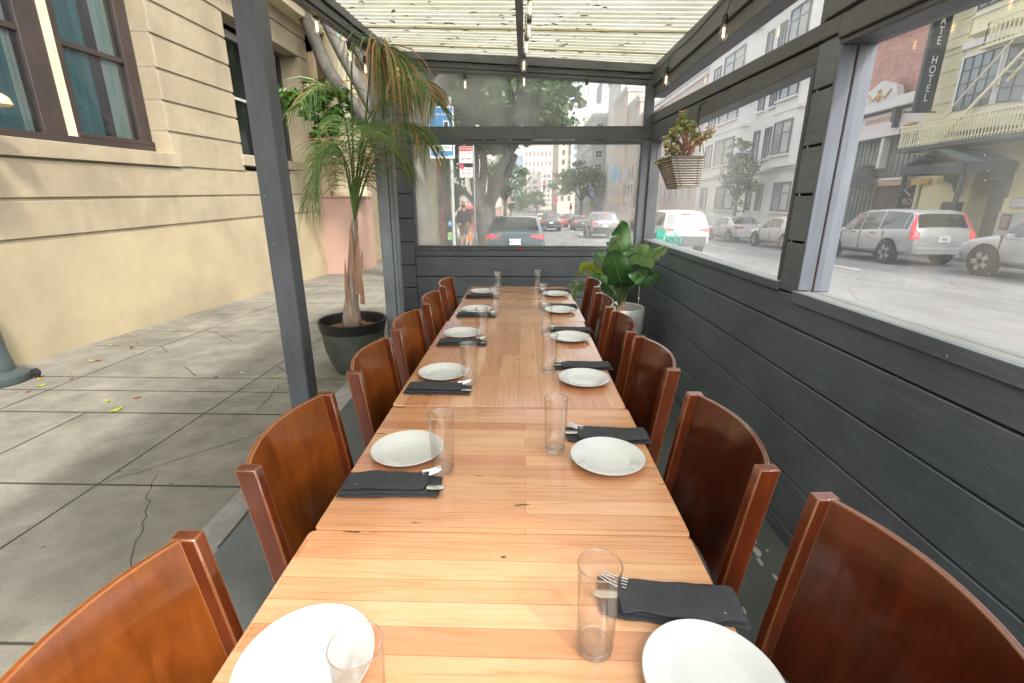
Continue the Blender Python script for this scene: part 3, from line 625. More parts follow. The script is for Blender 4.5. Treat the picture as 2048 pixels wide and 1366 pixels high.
# ------------------------------------------------------------------ tables
Ys = [.19, .775, 1.37, 2.485, 3.045, 3.585]
tl_ = ['nearest light wood table with boards running across, at the bottom of the picture', 'second table from the camera, carrying the plate and glass pairs in the middle foreground',
       'longest table, the only one with boards running lengthwise, in the middle of the row', 'short table just beyond the lengthwise boarded table', 'farthest short table, against the end wall side of the row']
tt = [table_wood('varnished cross boards', 0, 1), table_wood('varnished cross boards b', 0, 5), table_wood('varnished length boards', pi/2, 3), table_wood('varnished cross boards c', 0, 9), table_wood('varnished cross boards d', 0, 12)]
offx = [0, .004, 0, .012, .006]
for i in range(5):
    y0, y1 = Ys[i]+.002, Ys[i+1]-.002; cy = (y0+y1)/2
    if i == 3: y0 += .002
    T = thing('dining_table', tl_[i], 'table', (offx[i], cy, .004), 0, 'tables pushed together in one long row')
    hx = .378; r = .012; L2 = (y1-y0)/2
    poly = []
    for sx, sy, a0 in ((1, 1, 0), (-1, 1, pi/2), (-1, -1, pi), (1, -1, 3*pi/2)):
        for k in range(4): a = a0+k*pi/6; poly.append((sx*(hx-r)+r*cos(a), sy*(L2-r)+r*sin(a)))
    dz = (.0, -.0015, -.001, .0, -.001)[i]
    MB().prism(poly, 'z', .722, .756+dz).build('tabletop', tt[i], T, bevel=.002, seg=2)
    MB().tube([(0, 0, .03), (0, 0, .70)], .04, 20).build('pedestal', 'black', T, smooth=True)
    mm = MB(); mm.box(-.3, .3, -.03, .03, .0, .035); mm.box(-.03, .03, -min(.26, L2*.9), min(.26, L2*.9), .001, .034); mm.build('base', 'black', T, bevel=.004); MB().box(-.22, .22, -.2, .2, .70, .721).build('top_plate', 'black', T)

# ------------------------------------------------------------------ chairs (local: sitter faces +x)
def make_chair(panelmat):
    t = thing('dining_chair', 'x', 'chair')
    def backx(z): return -.185-.055*max(0, (z-.45)/.43)**1.15
    zs = [.43, .55, .67, .79, .8815]
    for sy in (-1, 1):
        y0, y1 = (sy*.187-.0125, sy*.187+.0125); m = MB(); n4 = len(zs)
        m.v = [(backx(z)+dx, y, z) for z in zs for dx, y in ((-.023, y0), (.019, y0), (.019, y1), (-.023, y1))]
        m.f = [(i*4+k, i*4+(k+1) % 4, i*4+4+(k+1) % 4, i*4+4+k) for i in range(n4-1) for k in range(4)]+[(0, 1, 2, 3), tuple((n4-1)*4+k for k in range(4))]
        m.build('back_post', 'chairB', t, bevel=.002, smooth=True)
        MB().hexa([(-.24, y0, 0), (-.205, y0, 0), (-.24, y1, 0), (-.205, y1, 0), (-.209, y0, .43), (-.165, y0, .43), (-.209, y1, .43), (-.165, y1, .43)]).build('leg', 'chairB', t, bevel=.002)
        MB().hexa([(.165, sy*.18-.016, 0), (.195, sy*.18-.016, 0), (.165, sy*.18+.016, 0), (.195, sy*.18+.016, 0), (.155, sy*.18-.018, .425), (.2, sy*.18-.018, .425), (.155, sy*.18+.018, .425), (.2, sy*.18+.018, .425)]).build('leg', 'chairB', t, bevel=.002)
    # curved back panel
    n = 14; rows = []; th = .011
    for side in (0, 1):
        rr = []
        for j in range(7):
            z = .50+(.8815-.50)*j/6; r_ = []
            for i in range(n+1):
                s_ = -1+2*i/n; y = s_*.1755; bow = .038*(1-s_*s_)
                r_.append((backx(z)-.014-bow+(th if side else 0), y, z+.003*(1-s_*s_)))
            rr.append(r_)
        rows.append(rr)
    m = MB(); nn = n+1
    for rr in rows: m.grid(rr)
    o2 = 7*nn
    for i in range(n): m.f.append((i, i+1, o2+i+1, o2+i)); k = 6*nn; m.f.append((k+i, k+i+1, o2+k+i+1, o2+k+i))
    for j in range(6):
        for c in (0, n): m.f.append((j*nn+c, (j+1)*nn+c, o2+(j+1)*nn+c, o2+j*nn+c))
    m.build('backrest', panelmat, t, smooth=True, bevel=.0015, angle=40)
    MB().box(-.19, .205, -.17, .17, .43, .445).build('seat_frame', 'chairB', t, bevel=.003)
    m = MB(); m.box(-.165, .21, -.195, .195, .446, .478); m.build('seat', 'seatpad', t, bevel=.014, seg=3)
    for q in (-.19, .172): MB().box(-.2, .17, q, q+.018, .2, .225).build('stretcher', 'chairB', t)
    return t
MT['seatpad'] = basic('black vinyl seat', (.02, .02, .022), .4, .1, 6, .15)
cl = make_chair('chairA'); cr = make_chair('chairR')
LC = [(.42, -.49, 1, 'nearest amber wood chair on the left, cut off by the bottom left corner'), (.985, -.497, 0, 'second chair from the camera on the left, with amber back beside the nearest left plate'),
      (1.535, -.483, 1.5, 'third chair from the camera on the sidewalk side of the row'), (2.03, -.48, -.5, 'fourth chair on the left side, beside the blue grey post'),
      (2.545, -.466, 2, 'fifth left chair, orange brown, between two darker ones'), (3.055, -.463, 1, 'farthest left chair, the dark reddish one near the end wall')]
RC = [(.535, .60, 3, 'nearest chair on the right, large dark red back at the bottom right corner'), (1.005, .527, 2, 'second chair from the camera on the right, with a chipped outer post'),
      (1.57, .512, 2.5, 'third chair on the right, between the wall and the middle plates'), (2.03, .49, -1, 'fourth chair on the wall side, in front of the white pot'),
      (2.49, .48, -.5, 'fifth right chair, overlapping the white plant pot'), (3.07, .505, -1, 'farthest right chair below the big green leaves')]
for i, (y, x, a, lab) in enumerate(LC):
    o = cl if i == 0 else copy_tree(cl); o.location = (x+.24, y, .004); o.rotation_euler = (0, 0, R(a)); tag(o, lab, 'chair', 'curved back wooden chairs along the table')
    if i == 0: o.location.x = x+.25
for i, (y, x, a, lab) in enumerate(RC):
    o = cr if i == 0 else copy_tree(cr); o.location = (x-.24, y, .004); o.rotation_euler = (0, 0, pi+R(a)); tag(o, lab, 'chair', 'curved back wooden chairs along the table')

# ------------------------------------------------------------------ place settings
TZ = .760
pl = MB().lathe([(0, .006), (.053, .0055), (.060, .0075), (.066, .0115), (.088, .0165), (.092, .0185), (.0935, .0175), (.092, .0155), (.068, .0085), (.058, .001), (.052, 0), (0, 0)], 64).build('dinner_plate', 'plate', smooth=True, angle=60)
def make_glass():
    t = thing('drinking_glass', 'x', 'glass')
    MB().lathe([(.0255, .004), (.0265, .014), (.0285, .09), (.0305, .150), (.0311, .1515), (.0305, .1525), (.0293, .151), (.0272, .09), (.0250, .018), (.021, .0145), (0, .014)], 40).build('tumbler_wall', 'tumbler', t, smooth=True, angle=60)
    MB().lathe([(0, .0005), (.022, .0005), (.0252, .003), (.0258, .009), (.0245, .0125), (.021, .0135), (0, .0132)], 40).build('thick_base', 'gbase', t, smooth=True, angle=60)
    MB().lathe([(.0301, .1495), (.0311, .1510), (.0311, .1525), (.0303, .1532), (.0294, .1525), (.0294, .1512), (.0301, .1495)], 40).build('rim', 'gbase', t, smooth=True, angle=80)
    return t
s = NT('thick glass base'); s.n.remove(s.p)
g_ = s.add('ShaderNodeBsdfGlass'); g_.inputs['IOR'].default_value = 1.46; g_.inputs['Roughness'].default_value = 0; g_.inputs[0].default_value = (1, 1, 1, 1)
t_ = s.add('ShaderNodeBsdfTransparent'); x_ = s.add('ShaderNodeMixShader'); x_.inputs[0].default_value = .5
s.link(g_, x_.inputs[1]); s.link(t_, x_.inputs[2]); s.link(x_, s.out.inputs[0]); MT['gbase'] = s.m
gl0 = make_glass()
# napkin: long axis along x, open (cutlery) end at +x
def napkin_mesh():
    m = MB(); Lx, n, k = .225, 26, 16
    def layer(y0, y1, z0, h, x0, x1, ph):
        rows = []
        for i in range(n+1):
            x = x0+(x1-x0)*i/n; e = .0035*sin(x*38+ph)+.002*sin(x*90+ph*2); r = []
            for j in range(k):
                a = 2*pi*j/k; c, s_ = cos(a), sin(a); c = abs(c)**.35*(1 if c > 0 else -1); s_ = abs(s_)**.8*(1 if s_ > 0 else -1)
                r.append((x+.004*sin(a), (y0+y1)/2+(y1-y0)/2*c+(e if c > 0 else e*.5), z0+h/2+h/2*s_*(1+.18*sin(x*55+ph+c))))
            r.append(r[0]); rows.append(r)
        m.grid(rows); o = len(m.v)-(n+1)*(k+1); m.f.append(tuple(o+j for j in range(k))); m.f.append(tuple(o+n*(k+1)+j for j in range(k)))
    layer(-.043, .040, 0, .0055, -.112, .112, .3); layer(-.038, .036, .0052, .005, -.108, .085, 1.9); layer(-.030, .040, .0125, .0045, -.104, .080, 3.1)
    return m
def make_napkin():
    t = thing('folded_napkin', 'x', 'napkin')
    napkin_mesh().build('cloth', 'napkin', t, smooth=True, angle=50); return t
def make_fork():
    m = MB(); z = .0125
    hx = [(-.07, .006), (-.02, .0035), (.03, .0028), (.055, .004), (.066, .0095), (.076, .0118), (.084, .0122)]
    rows = [[(x, -w, z+.0015*(i-3)**2*.25), (x, 0, z+.001+.0015*(i-3)**2*.25), (x, w, z+.0015*(i-3)**2*.25)] for i, (x, w) in enumerate(hx)]
    m.grid(rows); zt = rows[-1][1][2]
    m2 = MB(); m2.grid([[(p[0], p[1], p[2]-.0014) for p in r] for r in rows]); m.add(m2.v, [f[::-1] for f in m2.f])
    for k in range(4):
        y = -.0105+.007*k; m.tube([(.083, y, zt-.001), (.10, y, zt-.0015), (.118, y*.96, zt+.003), (.128, y*.92, zt+.007)], [.0017, .0016, .0013, .0006], 6)
    return m
fork0 = make_fork().build('fork', 'steel', smooth=True, recalc=True)
def make_knife():
    m = MB(); z = .0105; prof = [(-.08, .0045), (0, .005), (.05, .0048), (.085, .007), (.112, .0095), (.128, .0088), (.137, .004)]
    rows = [[(x, -w, z), (x, 0, z+.0016), (x, w, z)] for x, w in prof]; m.grid(rows); m2 = MB(); m2.grid([[(p[0], p[1], p[2]-.002) for p in r] for r in rows]); m.add(m2.v, [f[::-1] for f in m2.f]); return m
knife0 = make_knife().build('table_knife', 'steel', smooth=True)
nap0 = make_napkin()
SET = [('L', -.256, .488, None, -.141, .399), ('L', -.254, 1.075, (-.256, .924, 2), -.148, .997), ('L', -.256, 1.645, (-.25, 1.50, -1), -.148, 1.481+.08), ('L', -.253, 2.195, (-.238, 2.055, 1.5), -.151, 2.13),
       ('L', -.232, 2.724, (-.226, 2.60, -1), -.123, 2.672), ('L', -.246, 3.308, (-.24, 3.15, 1), -.139, 3.30),
       ('R', .306, .474, (.29, .612, -4), .155, .528), ('R', .262, 1.050, (.285, 1.178, -2), .132, 1.096), ('R', .270, 1.598, (.285, 1.75, 1), .147, 1.685), ('R', .271, 2.14, (.285, 2.29, -1), .160, 2.245),
       ('R', .265, 2.72, (.27, 2.855, 1), .165, 2.80), ('R', .272, 3.228, (.275, 3.37, 2), .149, 3.40)]
nth = ['nearest', 'second nearest', 'third nearest', 'fourth nearest', 'fifth nearest', 'farthest']
used = {}
def inst(proto, key, tree=False):
    if key not in used: used[key] = 1; return proto
    return copy_tree(proto) if tree else (lambda c: (C.objects.link(c), c)[1])(proto.copy())
near = {'L': 'on the sidewalk side', 'R': 'on the wall side'}
for k, (sd_, px, py, nap, gx, gy) in enumerate(SET):
    i = k % 6; side = near[sd_]
    o = inst(pl, 'p'); o.location = (px, py, TZ); o.rotation_euler = (0, 0, k); tag(o, f'{nth[i]} round white plate {side} of the table row', 'plate', 'white dinner plates')
    o = inst(gl0, 'g', True); o.location = (gx, gy, TZ); tag(o, f'{nth[i]} empty tall glass {side} of the table row', 'glass', 'empty drinking glasses')
    if nap:
        nx, ny, na = nap; fl = 0 if sd_ == 'L' else pi
        a = fl+R(na)
        o = inst(nap0, 'n', True); o.location = (nx, ny, TZ); o.rotation_euler = (0, 0, a); tag(o, f'{nth[i]} folded charcoal napkin {side} of the table row', 'napkin', 'folded charcoal napkins')
        ca, sa = cos(a), sin(a)
        def loc(dx, dy): return (nx+dx*ca-dy*sa, ny+dx*sa+dy*ca, TZ)
        sgn = 1
        o = inst(fork0, 'f'); o.location = loc(-.012, .006); o.rotation_euler = (0, 0, a+R(17 if sd_ == 'L' else -17)); tag(o, f'{nth[i]} steel fork tucked in the napkin {side}', 'fork', 'forks tucked in the napkins')
        o = inst(knife0, 'k'); o.location = loc(-.012, -.012); o.rotation_euler = (0, 0, a+R(-3 if sd_ == 'L' else 6)); tag(o, f'{nth[i]} steel knife tucked in the napkin {side}', 'knife', 'knives tucked in the napkins')
# ------------------------------------------------------------------ plants
def spline(pts, n=6):
    pts = [V(p) for p in pts]; out = []
    for i in range(len(pts)-1):
        p0, p1, p2, p3 = pts[max(i-1, 0)], pts[i], pts[i+1], pts[min(i+2, len(pts)-1)]
        for k in range(n):
            t = k/n; out.append(.5*((2*p1)+(p2-p0)*t+(2*p0-5*p1+4*p2-p3)*t*t+(3*p1-p0-3*p2+p3)*t**3))
    return out+[pts[-1]]
MT['palmg'] = leaf_mat('palm leaflet green', (.06, .13, .03), (.20, .30, .08), .4, .35)
MT['palmd'] = leaf_mat('dry palm leaflet', (.42, .20, .09), (.62, .38, .22), .6, .3)
MT['palmtrunk'] = basic('fibrous palm trunk', (.33, .25, .20), .85, .4, 4, .8, stretch=(14, 14, 1.5))
def leaflet(m, p, d, L, wd, droop, n=5):
    d = d.normalized(); pts = []; q = V(p)
    for i in range(n+1):
        pts.append(q.copy()); d = (d+V((0, 0, -droop*(.6+i*.5)/n))).normalized(); q = q+d*L/n
    sdv = (pts[-1]-pts[0]).cross(V((RND.uniform(-.3, .3), RND.uniform(-1, 1), .2)))
    if sdv.length < 1e-4: sdv = V((1, 0, 0))
    sdv.normalize(); ws = [.5, 1, 1, .8, .5, .08]
    m.grid([[p_-sdv*wd*ws[i]*.5, p_+sdv*wd*ws[i]*.5] for i, p_ in enumerate(pts)])
def frond(par, pts, dens=26, L=.34, droop=.7, dry=.15, t0=.3, alldry=False, tips=0, wd=.010):
    dens = int(dens*1.45); L *= 1.12; droop *= 1.45; wd *= .68; c = spline(pts, 7); n = len(c)
    g, dd, st = MB(), MB(), MB()
    st.tube(c, [.0085*(1-i/n)+.002 for i in range(n)], 6)
    for k in range(dens):
        t = t0+(1-t0)*k/dens; f = t*(n-1); i = min(int(f), n-2); p = c[i].lerp(c[i+1], f-i); d = (c[i+1]-c[i]).normalized()
        sd = d.cross(V((0, 0, 1))); sd = sd.normalized() if sd.length > .1 else V((1, 0, 0)); up = sd.cross(d)
        for s_ in (-1, 1):
            dr = d*RND.uniform(.35, .75)+sd*s_*RND.uniform(.5, 1)+up*RND.uniform(-.1, .35)
            LL = L*(1-.45*abs(t-.55)*1.3)*RND.uniform(.75, 1.12)
            isd = alldry or RND.random() < dry*.62+(.22 if t < t0+.1 else 0)
            leaflet(dd if isd else g, p, dr, LL, wd*RND.uniform(.7, 1.1), droop*RND.uniform(.7, 1.3))
    fr = st.build('frond', 'palmg' if not alldry else 'palmd', par, smooth=True)
    if g.v: g.build('green_leaflets', 'palmg', fr, recalc=False)
    if dd.v: dd.build('dry_leaflets', 'palmd', fr, recalc=False)
    return fr
PX, PY = -1.385, 3.74
P_ = thing('potted_palm', 'tall potted palm with drooping feathery fronds between the two posts', 'plant', (PX, PY, .0))
Po = V((-PX, -PY, 0))
def A(u, v, y=3.74): q = at(u, v, 'y', y); return V((q.x-PX, q.y-PY, q.z))
tr = spline([A(705, 650), A(703, 620), A(705, 560), A(706, 500), A(710, 440)], 6)
m = MB(); rad = [.080, .085, .088, .088, .086, .082, .078, .073, .068, .065, .062, .06, .058, .056, .055, .053, .051, .049, .047, .045, .043, .041, .04, .038, .036]
m.tube(tr, [rad[min(i, 24)]*(.88-.009*min(i, 24)) for i in range(len(tr))], 16)
tk = m.build('trunk', 'palmtrunk', P_, smooth=True)
m = MB()
for u0, v0, u1, v1, w_ in ((690, 560, 697, 610, .04), (722, 540, 724, 610, .04), (700, 455, 706, 560, .045), (716, 470, 714, 590, .05), (690, 520, 693, 600, .03), (724, 500, 722, 540, .02)):
    a, b = A(u0, v0, 3.69), A(u1, v1, 3.67); m.grid([[a-V((w_*.1, 0, 0)), a+V((w_*.1, .0, 0))], [a.lerp(b, .4)-V((w_*.4, 0, 0)), a.lerp(b, .4)+V((w_*.4, 0, 0))], [b-V((w_*.5, -.02, 0)), b+V((w_*.5, .02, 0))]])
m.build('leaf_sheath', basic('reddish leaf sheath', (.34, .19, .12), .75, .35, 5, .5, stretch=(10, 10, 1)), P_, recalc=False)
m = MB(); 
for i in range(26):
    a = RND.uniform(0, 6.28); r = RND.uniform(.06, .15); m.tube([(.02+.05*cos(a), .0+.05*sin(a), .44), (.02+r*.75*cos(a), r*.75*sin(a), .415), (.02+r*cos(a), r*sin(a), .385)], [.008, .007, .004], 5)
m.build('roots', basic('brown roots', (.24, .12, .06), .9, .3, 20, .5), P_, smooth=True)
top = A(710, 442)
frond(P_, [top, A(706, 300), A(703, 170), A(708, 95), A(735, 84), A(760, 105)], 34, .55, 1.6, .2, .74, wd=.013)
frond(P_, [top, A(722, 330), A(735, 200, 3.7), A(745, 110, 3.65), A(770, 90, 3.6), A(795, 120, 3.6)], 36, .62, 1.8, .5, .62, wd=.013)
frond(P_, [top, A(700, 380), A(685, 310, 3.6), A(660, 290, 3.5), A(635, 340, 3.45), A(622, 400, 3.4)], 40, .36, .9, .06, .25)
frond(P_, [top, A(704, 390), A(695, 330, 3.9), A(672, 300, 4.0), A(645, 330, 4.1)], 34, .36, .9, .05, .3)
frond(P_, [top, A(718, 380), A(745, 300, 3.65), A(785, 255, 3.6), A(825, 250, 3.55), A(852, 285, 3.5)], 40, .40, .9, .3, .35)
frond(P_, [top, A(722, 390), A(745, 330), A(780, 300, 3.8), A(815, 330, 3.85)], 34, .38, 1.0, .12, .3)
frond(P_, [top, A(712, 360), A(735, 240, 3.6), A(790, 175, 3.5), A(840, 160, 3.45), A(870, 205, 3.4)], 38, .36, .8, .35, .5)
frond(P_, [top, A(705, 350), A(690, 240), A(665, 180, 3.6), A(630, 175, 3.5), A(600, 205, 3.4)], 26, .34, .9, .25, .5)
frond(P_, [top, A(712, 380), A(720, 300, 3.5), A(730, 250, 3.3), A(745, 270, 3.1)], 34, .34, .8, .1, .35)
frond(P_, [top, A(708, 380), A(700, 300, 3.95), A(690, 240, 4.2), A(680, 240, 4.4)], 28, .34, .9, .08, .35)
frond(P_, [top, A(716, 370), A(740, 260, 3.8), A(765, 200, 3.85), A(800, 190, 3.9)], 30, .4, 1.1, .3, .4)
# green pot
def potmat():
    s = NT('ribbed green pot'); n = s.noise(s.coord(), 5, 4); r = s.ramp(n, [(.3, (.050, .062, .050)), (.7, (.095, .11, .09))]); s.base(r); s.p.inputs['Roughness'].default_value = .65
    wv = s.add('ShaderNodeTexWave', wave_type='BANDS', bands_direction='Z'); s.link(s.coord(), wv.inputs[0]); wv.inputs['Scale'].default_value = 32; wv.inputs['Distortion'].default_value = .5
    s.bump(wv, .8, .004); return s.m
MT['potgreen'] = potmat()
G = thing('plant_pot', 'round green ribbed plastic pot with black rim holding the palm', 'pot', (PX, PY, 0))
MB().lathe([(0, .004), (.155, .004), (.175, .03), (.205, .10), (.238, .22), (.252, .33), (.258, .365)], 48).build('body', 'potgreen', G, smooth=True)
MB().lathe([(.262, .366), (.278, .45), (.272, .457), (.258, .45), (.245, .38), (.240, .34)], 48).build('rim', 'blackplastic', G, smooth=True)
MB().lathe([(0, .395), (.12, .39), (.20, .375), (.244, .37)], 32).build('soil', basic('potting bark', (.20, .10, .055), .95, .5, 25, 1.0), G, smooth=True)
# white pot with bird-of-paradise
WX0, WY0 = .845, 3.72
G = thing('plant_pot', 'tall white round planter in the far right corner', 'pot', (WX0, WY0, .004))
MT['potwhite'] = basic('white planter', (.62, .63, .62), .45, .05, 2, .1)
MB().lathe([(0, .0), (.125, .0), (.135, .015), (.155, .15), (.175, .35), (.186, .52), (.183, .565), (.176, .575), (.168, .57), (.160, .52), (.158, .5)], 48).build('body', 'potwhite', G, smooth=True)
MB().lathe([(0, .51), (.1, .505), (.16, .5)], 24).build('soil', basic('dark soil', (.05, .035, .025), .95), G)
BP = thing('bird_of_paradise_plant', 'broad leaved green plant with torn paddle leaves in the white planter', 'plant', (WX0, WY0, .5))
def Aw(u, v, y): q = at(u, v, 'y', y); return V((q.x-WX0, q.y-WY0, q.z-.5))
MT['bop'] = leaf_mat('paddle leaf', (.035, .11, .03), (.085, .19, .055), .32, .25, 5); MT['bopl'] = leaf_mat('pale paddle leaf', (.13, .24, .08), (.24, .33, .14), .35, .3, 5)
MT['bopy'] = leaf_mat('yellowing leaf', (.45, .42, .05), (.2, .35, .06), .4, .3, 6)
def paddle(base, spine, wmax, side, mat, par, torn=.5, fold=.25):
    c = spline(spine, 5); n = len(c)-1; side = V(side).normalized(); m = MB(); S = 6
    for s_ in (-1, 1):
        rows = []; ph = RND.uniform(0, 6)
        for i in range(n+1):
            t = i/n; d = (c[min(i+1, n)]-c[max(i-1, 0)]).normalized(); sd = (side-d*side.dot(d)).normalized(); nn = d.cross(sd)
            w_ = wmax*(sin(pi*min(1, t*.93+.07))**.62)*(1-.15*t)*(1+.05*sin(i*2.3+ph)); r = []
            for j in range(S+1):
                q = j/S; wob = .02*sin(i*1.1+ph)*q
                r.append(c[i]+sd*s_*w_*q*cos(fold*q)+nn*(fold*w_*q*q*.9+wob)+V((0, 0, -.12*w_*q*q)))
            rows.append(r)
        o = len(m.v); m.v += [tuple(p) for r in rows for p in r]
        for i in range(n):
            tear = RND.random() < torn*.45; j0 = RND.randint(2, 4) if tear else S
            for j in range(S):
                a, b, c2, d2 = o+i*(S+1)+j, o+i*(S+1)+j+1, o+(i+1)*(S+1)+j+1, o+(i+1)*(S+1)+j
                if tear and j >= j0:
                    # split: narrow the strip on one side
                    pa = V(m.v[c2]).lerp(V(m.v[b]), .55+.1*(j-j0)); pd = V(m.v[d2]).lerp(V(m.v[a]), .45 if j > j0 else 0); k = len(m.v); m.v += [tuple(pa), tuple(pd)]; m.f.append((a, b, k, k+1))
                else: m.f.append((a, b, c2, d2))
    lf = m.build('leaf', mat, par, smooth=True, recalc=False, angle=60)
    st = MB(); bs = spline([base, V(base).lerp(V(spine[0]), .5)+V((.01, .01, .03)), spine[0]], 5); st.tube(bs, .0095, 7); st.tube(c, [.007*(1-i/(n+2)) for i in range(n+1)], 6)
    st.build('stalk', 'bopl', lf, smooth=True)
b0 = V((0, 0, .03))
paddle(b0, [Aw(1243, 540, 3.7), Aw(1240, 500, 3.72), Aw(1245, 470, 3.74), Aw(1243, 440, 3.70)], .105, (1, .2, .1), 'bop', BP, .2)
paddle(b0, [Aw(1232, 520, 3.62), Aw(1240, 500, 3.55), Aw(1228, 480, 3.5), Aw(1216, 497, 3.45)], .08, (1, -.2, .9), 'bopl', BP, .1)
paddle(b0, [Aw(1245, 575, 3.68), Aw(1240, 560, 3.6), Aw(1230, 525, 3.55), Aw(1222, 500, 3.55)], .13, (1, -.3, .2), 'bop', BP, .15)
paddle(b0, [Aw(1248, 520, 3.7), Aw(1275, 505, 3.5), Aw(1300, 515, 3.35), Aw(1330, 492, 3.2)], .085, (.2, -.6, -1), 'bopl', BP, .8)
paddle(b0, [Aw(1262, 530, 3.7), Aw(1285, 500, 3.75), Aw(1300, 490, 3.8)], .07, (.6, -.2, .8), 'bop', BP, .7)
paddle(b0, [Aw(1225, 590, 3.65), Aw(1205, 580, 3.55), Aw(1195, 560, 3.5), Aw(1190, 545, 3.5)], .09, (1, -.2, -.6), 'bop', BP, .4)
paddle(b0, [Aw(1215, 570, 3.75), Aw(1190, 545, 3.8), Aw(1170, 535, 3.8), Aw(1140, 575, 3.8)], .06, (.3, -.6, 1), 'bopy', BP, .6)
paddle(b0, [Aw(1228, 560, 3.8), Aw(1205, 520, 3.9), Aw(1196, 500, 3.95)], .08, (1, .1, 0), 'bop', BP, .3)
paddle(b0, [Aw(1255, 575, 3.66), Aw(1270, 545, 3.6), Aw(1285, 555, 3.5), Aw(1292, 580, 3.5)], .075, (1, -.5, .6), 'bop', BP, .5)
paddle(b0, [Aw(1200, 600, 3.7), Aw(1165, 570, 3.7), Aw(1150, 580, 3.7), Aw(1142, 620, 3.7)], .05, (1, -.4, .3), 'bopl', BP, .8)
paddle(b0, [Aw(1262, 520, 3.7), Aw(1290, 530, 3.6), Aw(1305, 545, 3.45), Aw(1325, 560, 3.35)], .06, (.3, -.6, 1), 'bop', BP, .9)
m = MB()
for i in range(14): a = i*.45; m.tube([(.03*cos(a), .03*sin(a), -.005), (.045*cos(a), .045*sin(a), .03), (.012*cos(a), .012*sin(a), .10+.02*(i % 3))], [.012, .011, .002], 5)
m.build('stem_sheath', basic('dry sheath', (.42, .27, .19), .8), BP, smooth=True)
# hanging basket with jade plant
hx, hy, ht, hb = 1.03, 3.20, 1.655, 1.485
HB = thing('hanging_basket', 'square grey wicker basket hanging by wires from the side rail', 'basket', (hx, hy, hb))
def wicker():
    s = NT('grey wicker'); wv = s.add('ShaderNodeTexWave', wave_type='BANDS', bands_direction='Z'); s.link(s.coord(), wv.inputs[0]); wv.inputs['Scale'].default_value = 22; wv.inputs['Distortion'].default_value = 1.2; wv.inputs['Detail Scale'].default_value = 4
    r = s.ramp(wv, [(.0, (.16, .14, .115)), (.5, (.40, .36, .31)), (1, (.50, .46, .41))]); s.base(r); s.p.inputs['Roughness'].default_value = .85; s.bump(wv, 1, .006); return s.m
m = MB(); H_ = ht-hb; tw, tl2, bw, bl = .100, .170, .066, .115; N = 14
for a, b in (((-1, -1), (1, -1)), ((1, -1), (1, 1)), ((1, 1), (-1, 1)), ((-1, 1), (-1, -1))):
    g_o = [[(.033*(1-k/6)+(bw+(tw-bw)*k/6)*(a[0]+(b[0]-a[0])*i/N), -.035*(1-k/6)+(bl+(tl2-bl)*k/6)*(a[1]+(b[1]-a[1])*i/N), H_*k/6+.03*(1-k/6)*(a[0]+(b[0]-a[0])*i/N)*.5) for i in range(N+1)] for k in range(7)]
    m.grid(g_o)
m.box(-bw+.033, bw+.033, -bl-.035, bl-.035, -.004, .004)
m.build('woven_sides', wicker(), HB)
m = MB(); m.tube([(-tw, -tl2, H_), (tw, -tl2, H_), (tw, tl2, H_), (-tw, tl2, H_), (-tw, -tl2, H_)], .005, 6)
for k in (-.35, .35):
    for s_ in (-1, 1): m.tube([(s_*bw+.033+.002*s_, k*bl*2-.035, .015*s_), (s_*(tw+.003), k*tl2*2, H_)], .0016, 5); m.tube([(k*bw*2+.033, s_*bl-.035+.002*s_, .03*k), (k*tw*2, s_*(tl2+.003), H_)], .0016, 5)
m.build('frame', basic('weathered wire', (.18, .16, .14), .7), HB)
m = MB(); hk = V((.118, .0, 1.965-hb))
for s_ in ((-1, -1), (1, -1), (1, 1), (-1, 1)): m.tube(spline([(s_[0]*tw, s_[1]*tl2, H_), (s_[0]*tw*.8, s_[1]*tl2*.75, H_+.12), (hk.x-.02, hk.y+s_[1]*.01, hk.z-.12)], 5), .0022, 6)
m.tube(spline([(hk.x-.02, 0, hk.z-.12), (hk.x-.035, -.02, hk.z-.06), (hk.x-.02, 0, hk.z-.005), (hk.x-.01, .02, hk.z-.06), (hk.x-.02, 0, hk.z-.12)], 5), .003, 6)
m.tube(spline([(.08, -.12, H_+.14), (.085, -.13, H_+.06), (.09, -.11, H_+.03), (.09, -.09, H_+.08), (.085, -.1, H_+.14)], 5), .0018, 6)
m.build('hanger', 'blackplastic', HB, smooth=True)
MB().tube([(.13, 0, hk.z+.02), (.10, 0, hk.z+.0), (.095, 0, hk.z-.015), (.11, 0, hk.z-.02)], .003, 6).build('hook', 'blackplastic', HB, smooth=True)
m = MB(); m.box(-tw*.93, tw*.93, -tl2*.93, tl2*.93, H_-.03, H_-.02); m.build('soil', basic('basket soil', (.10, .06, .045), .95, .4, 30, .8), HB)
JP = thing('jade_plant', 'succulent with red edged round leaves growing out of the wicker basket', 'plant', (hx, hy, ht-.02)); 
m = MB(); lf = [MB(), MB()]
def Aj(u, v, y): q = at(u, v, 'y', y); return V((q.x-hx, q.y-hy, q.z-ht+.02))
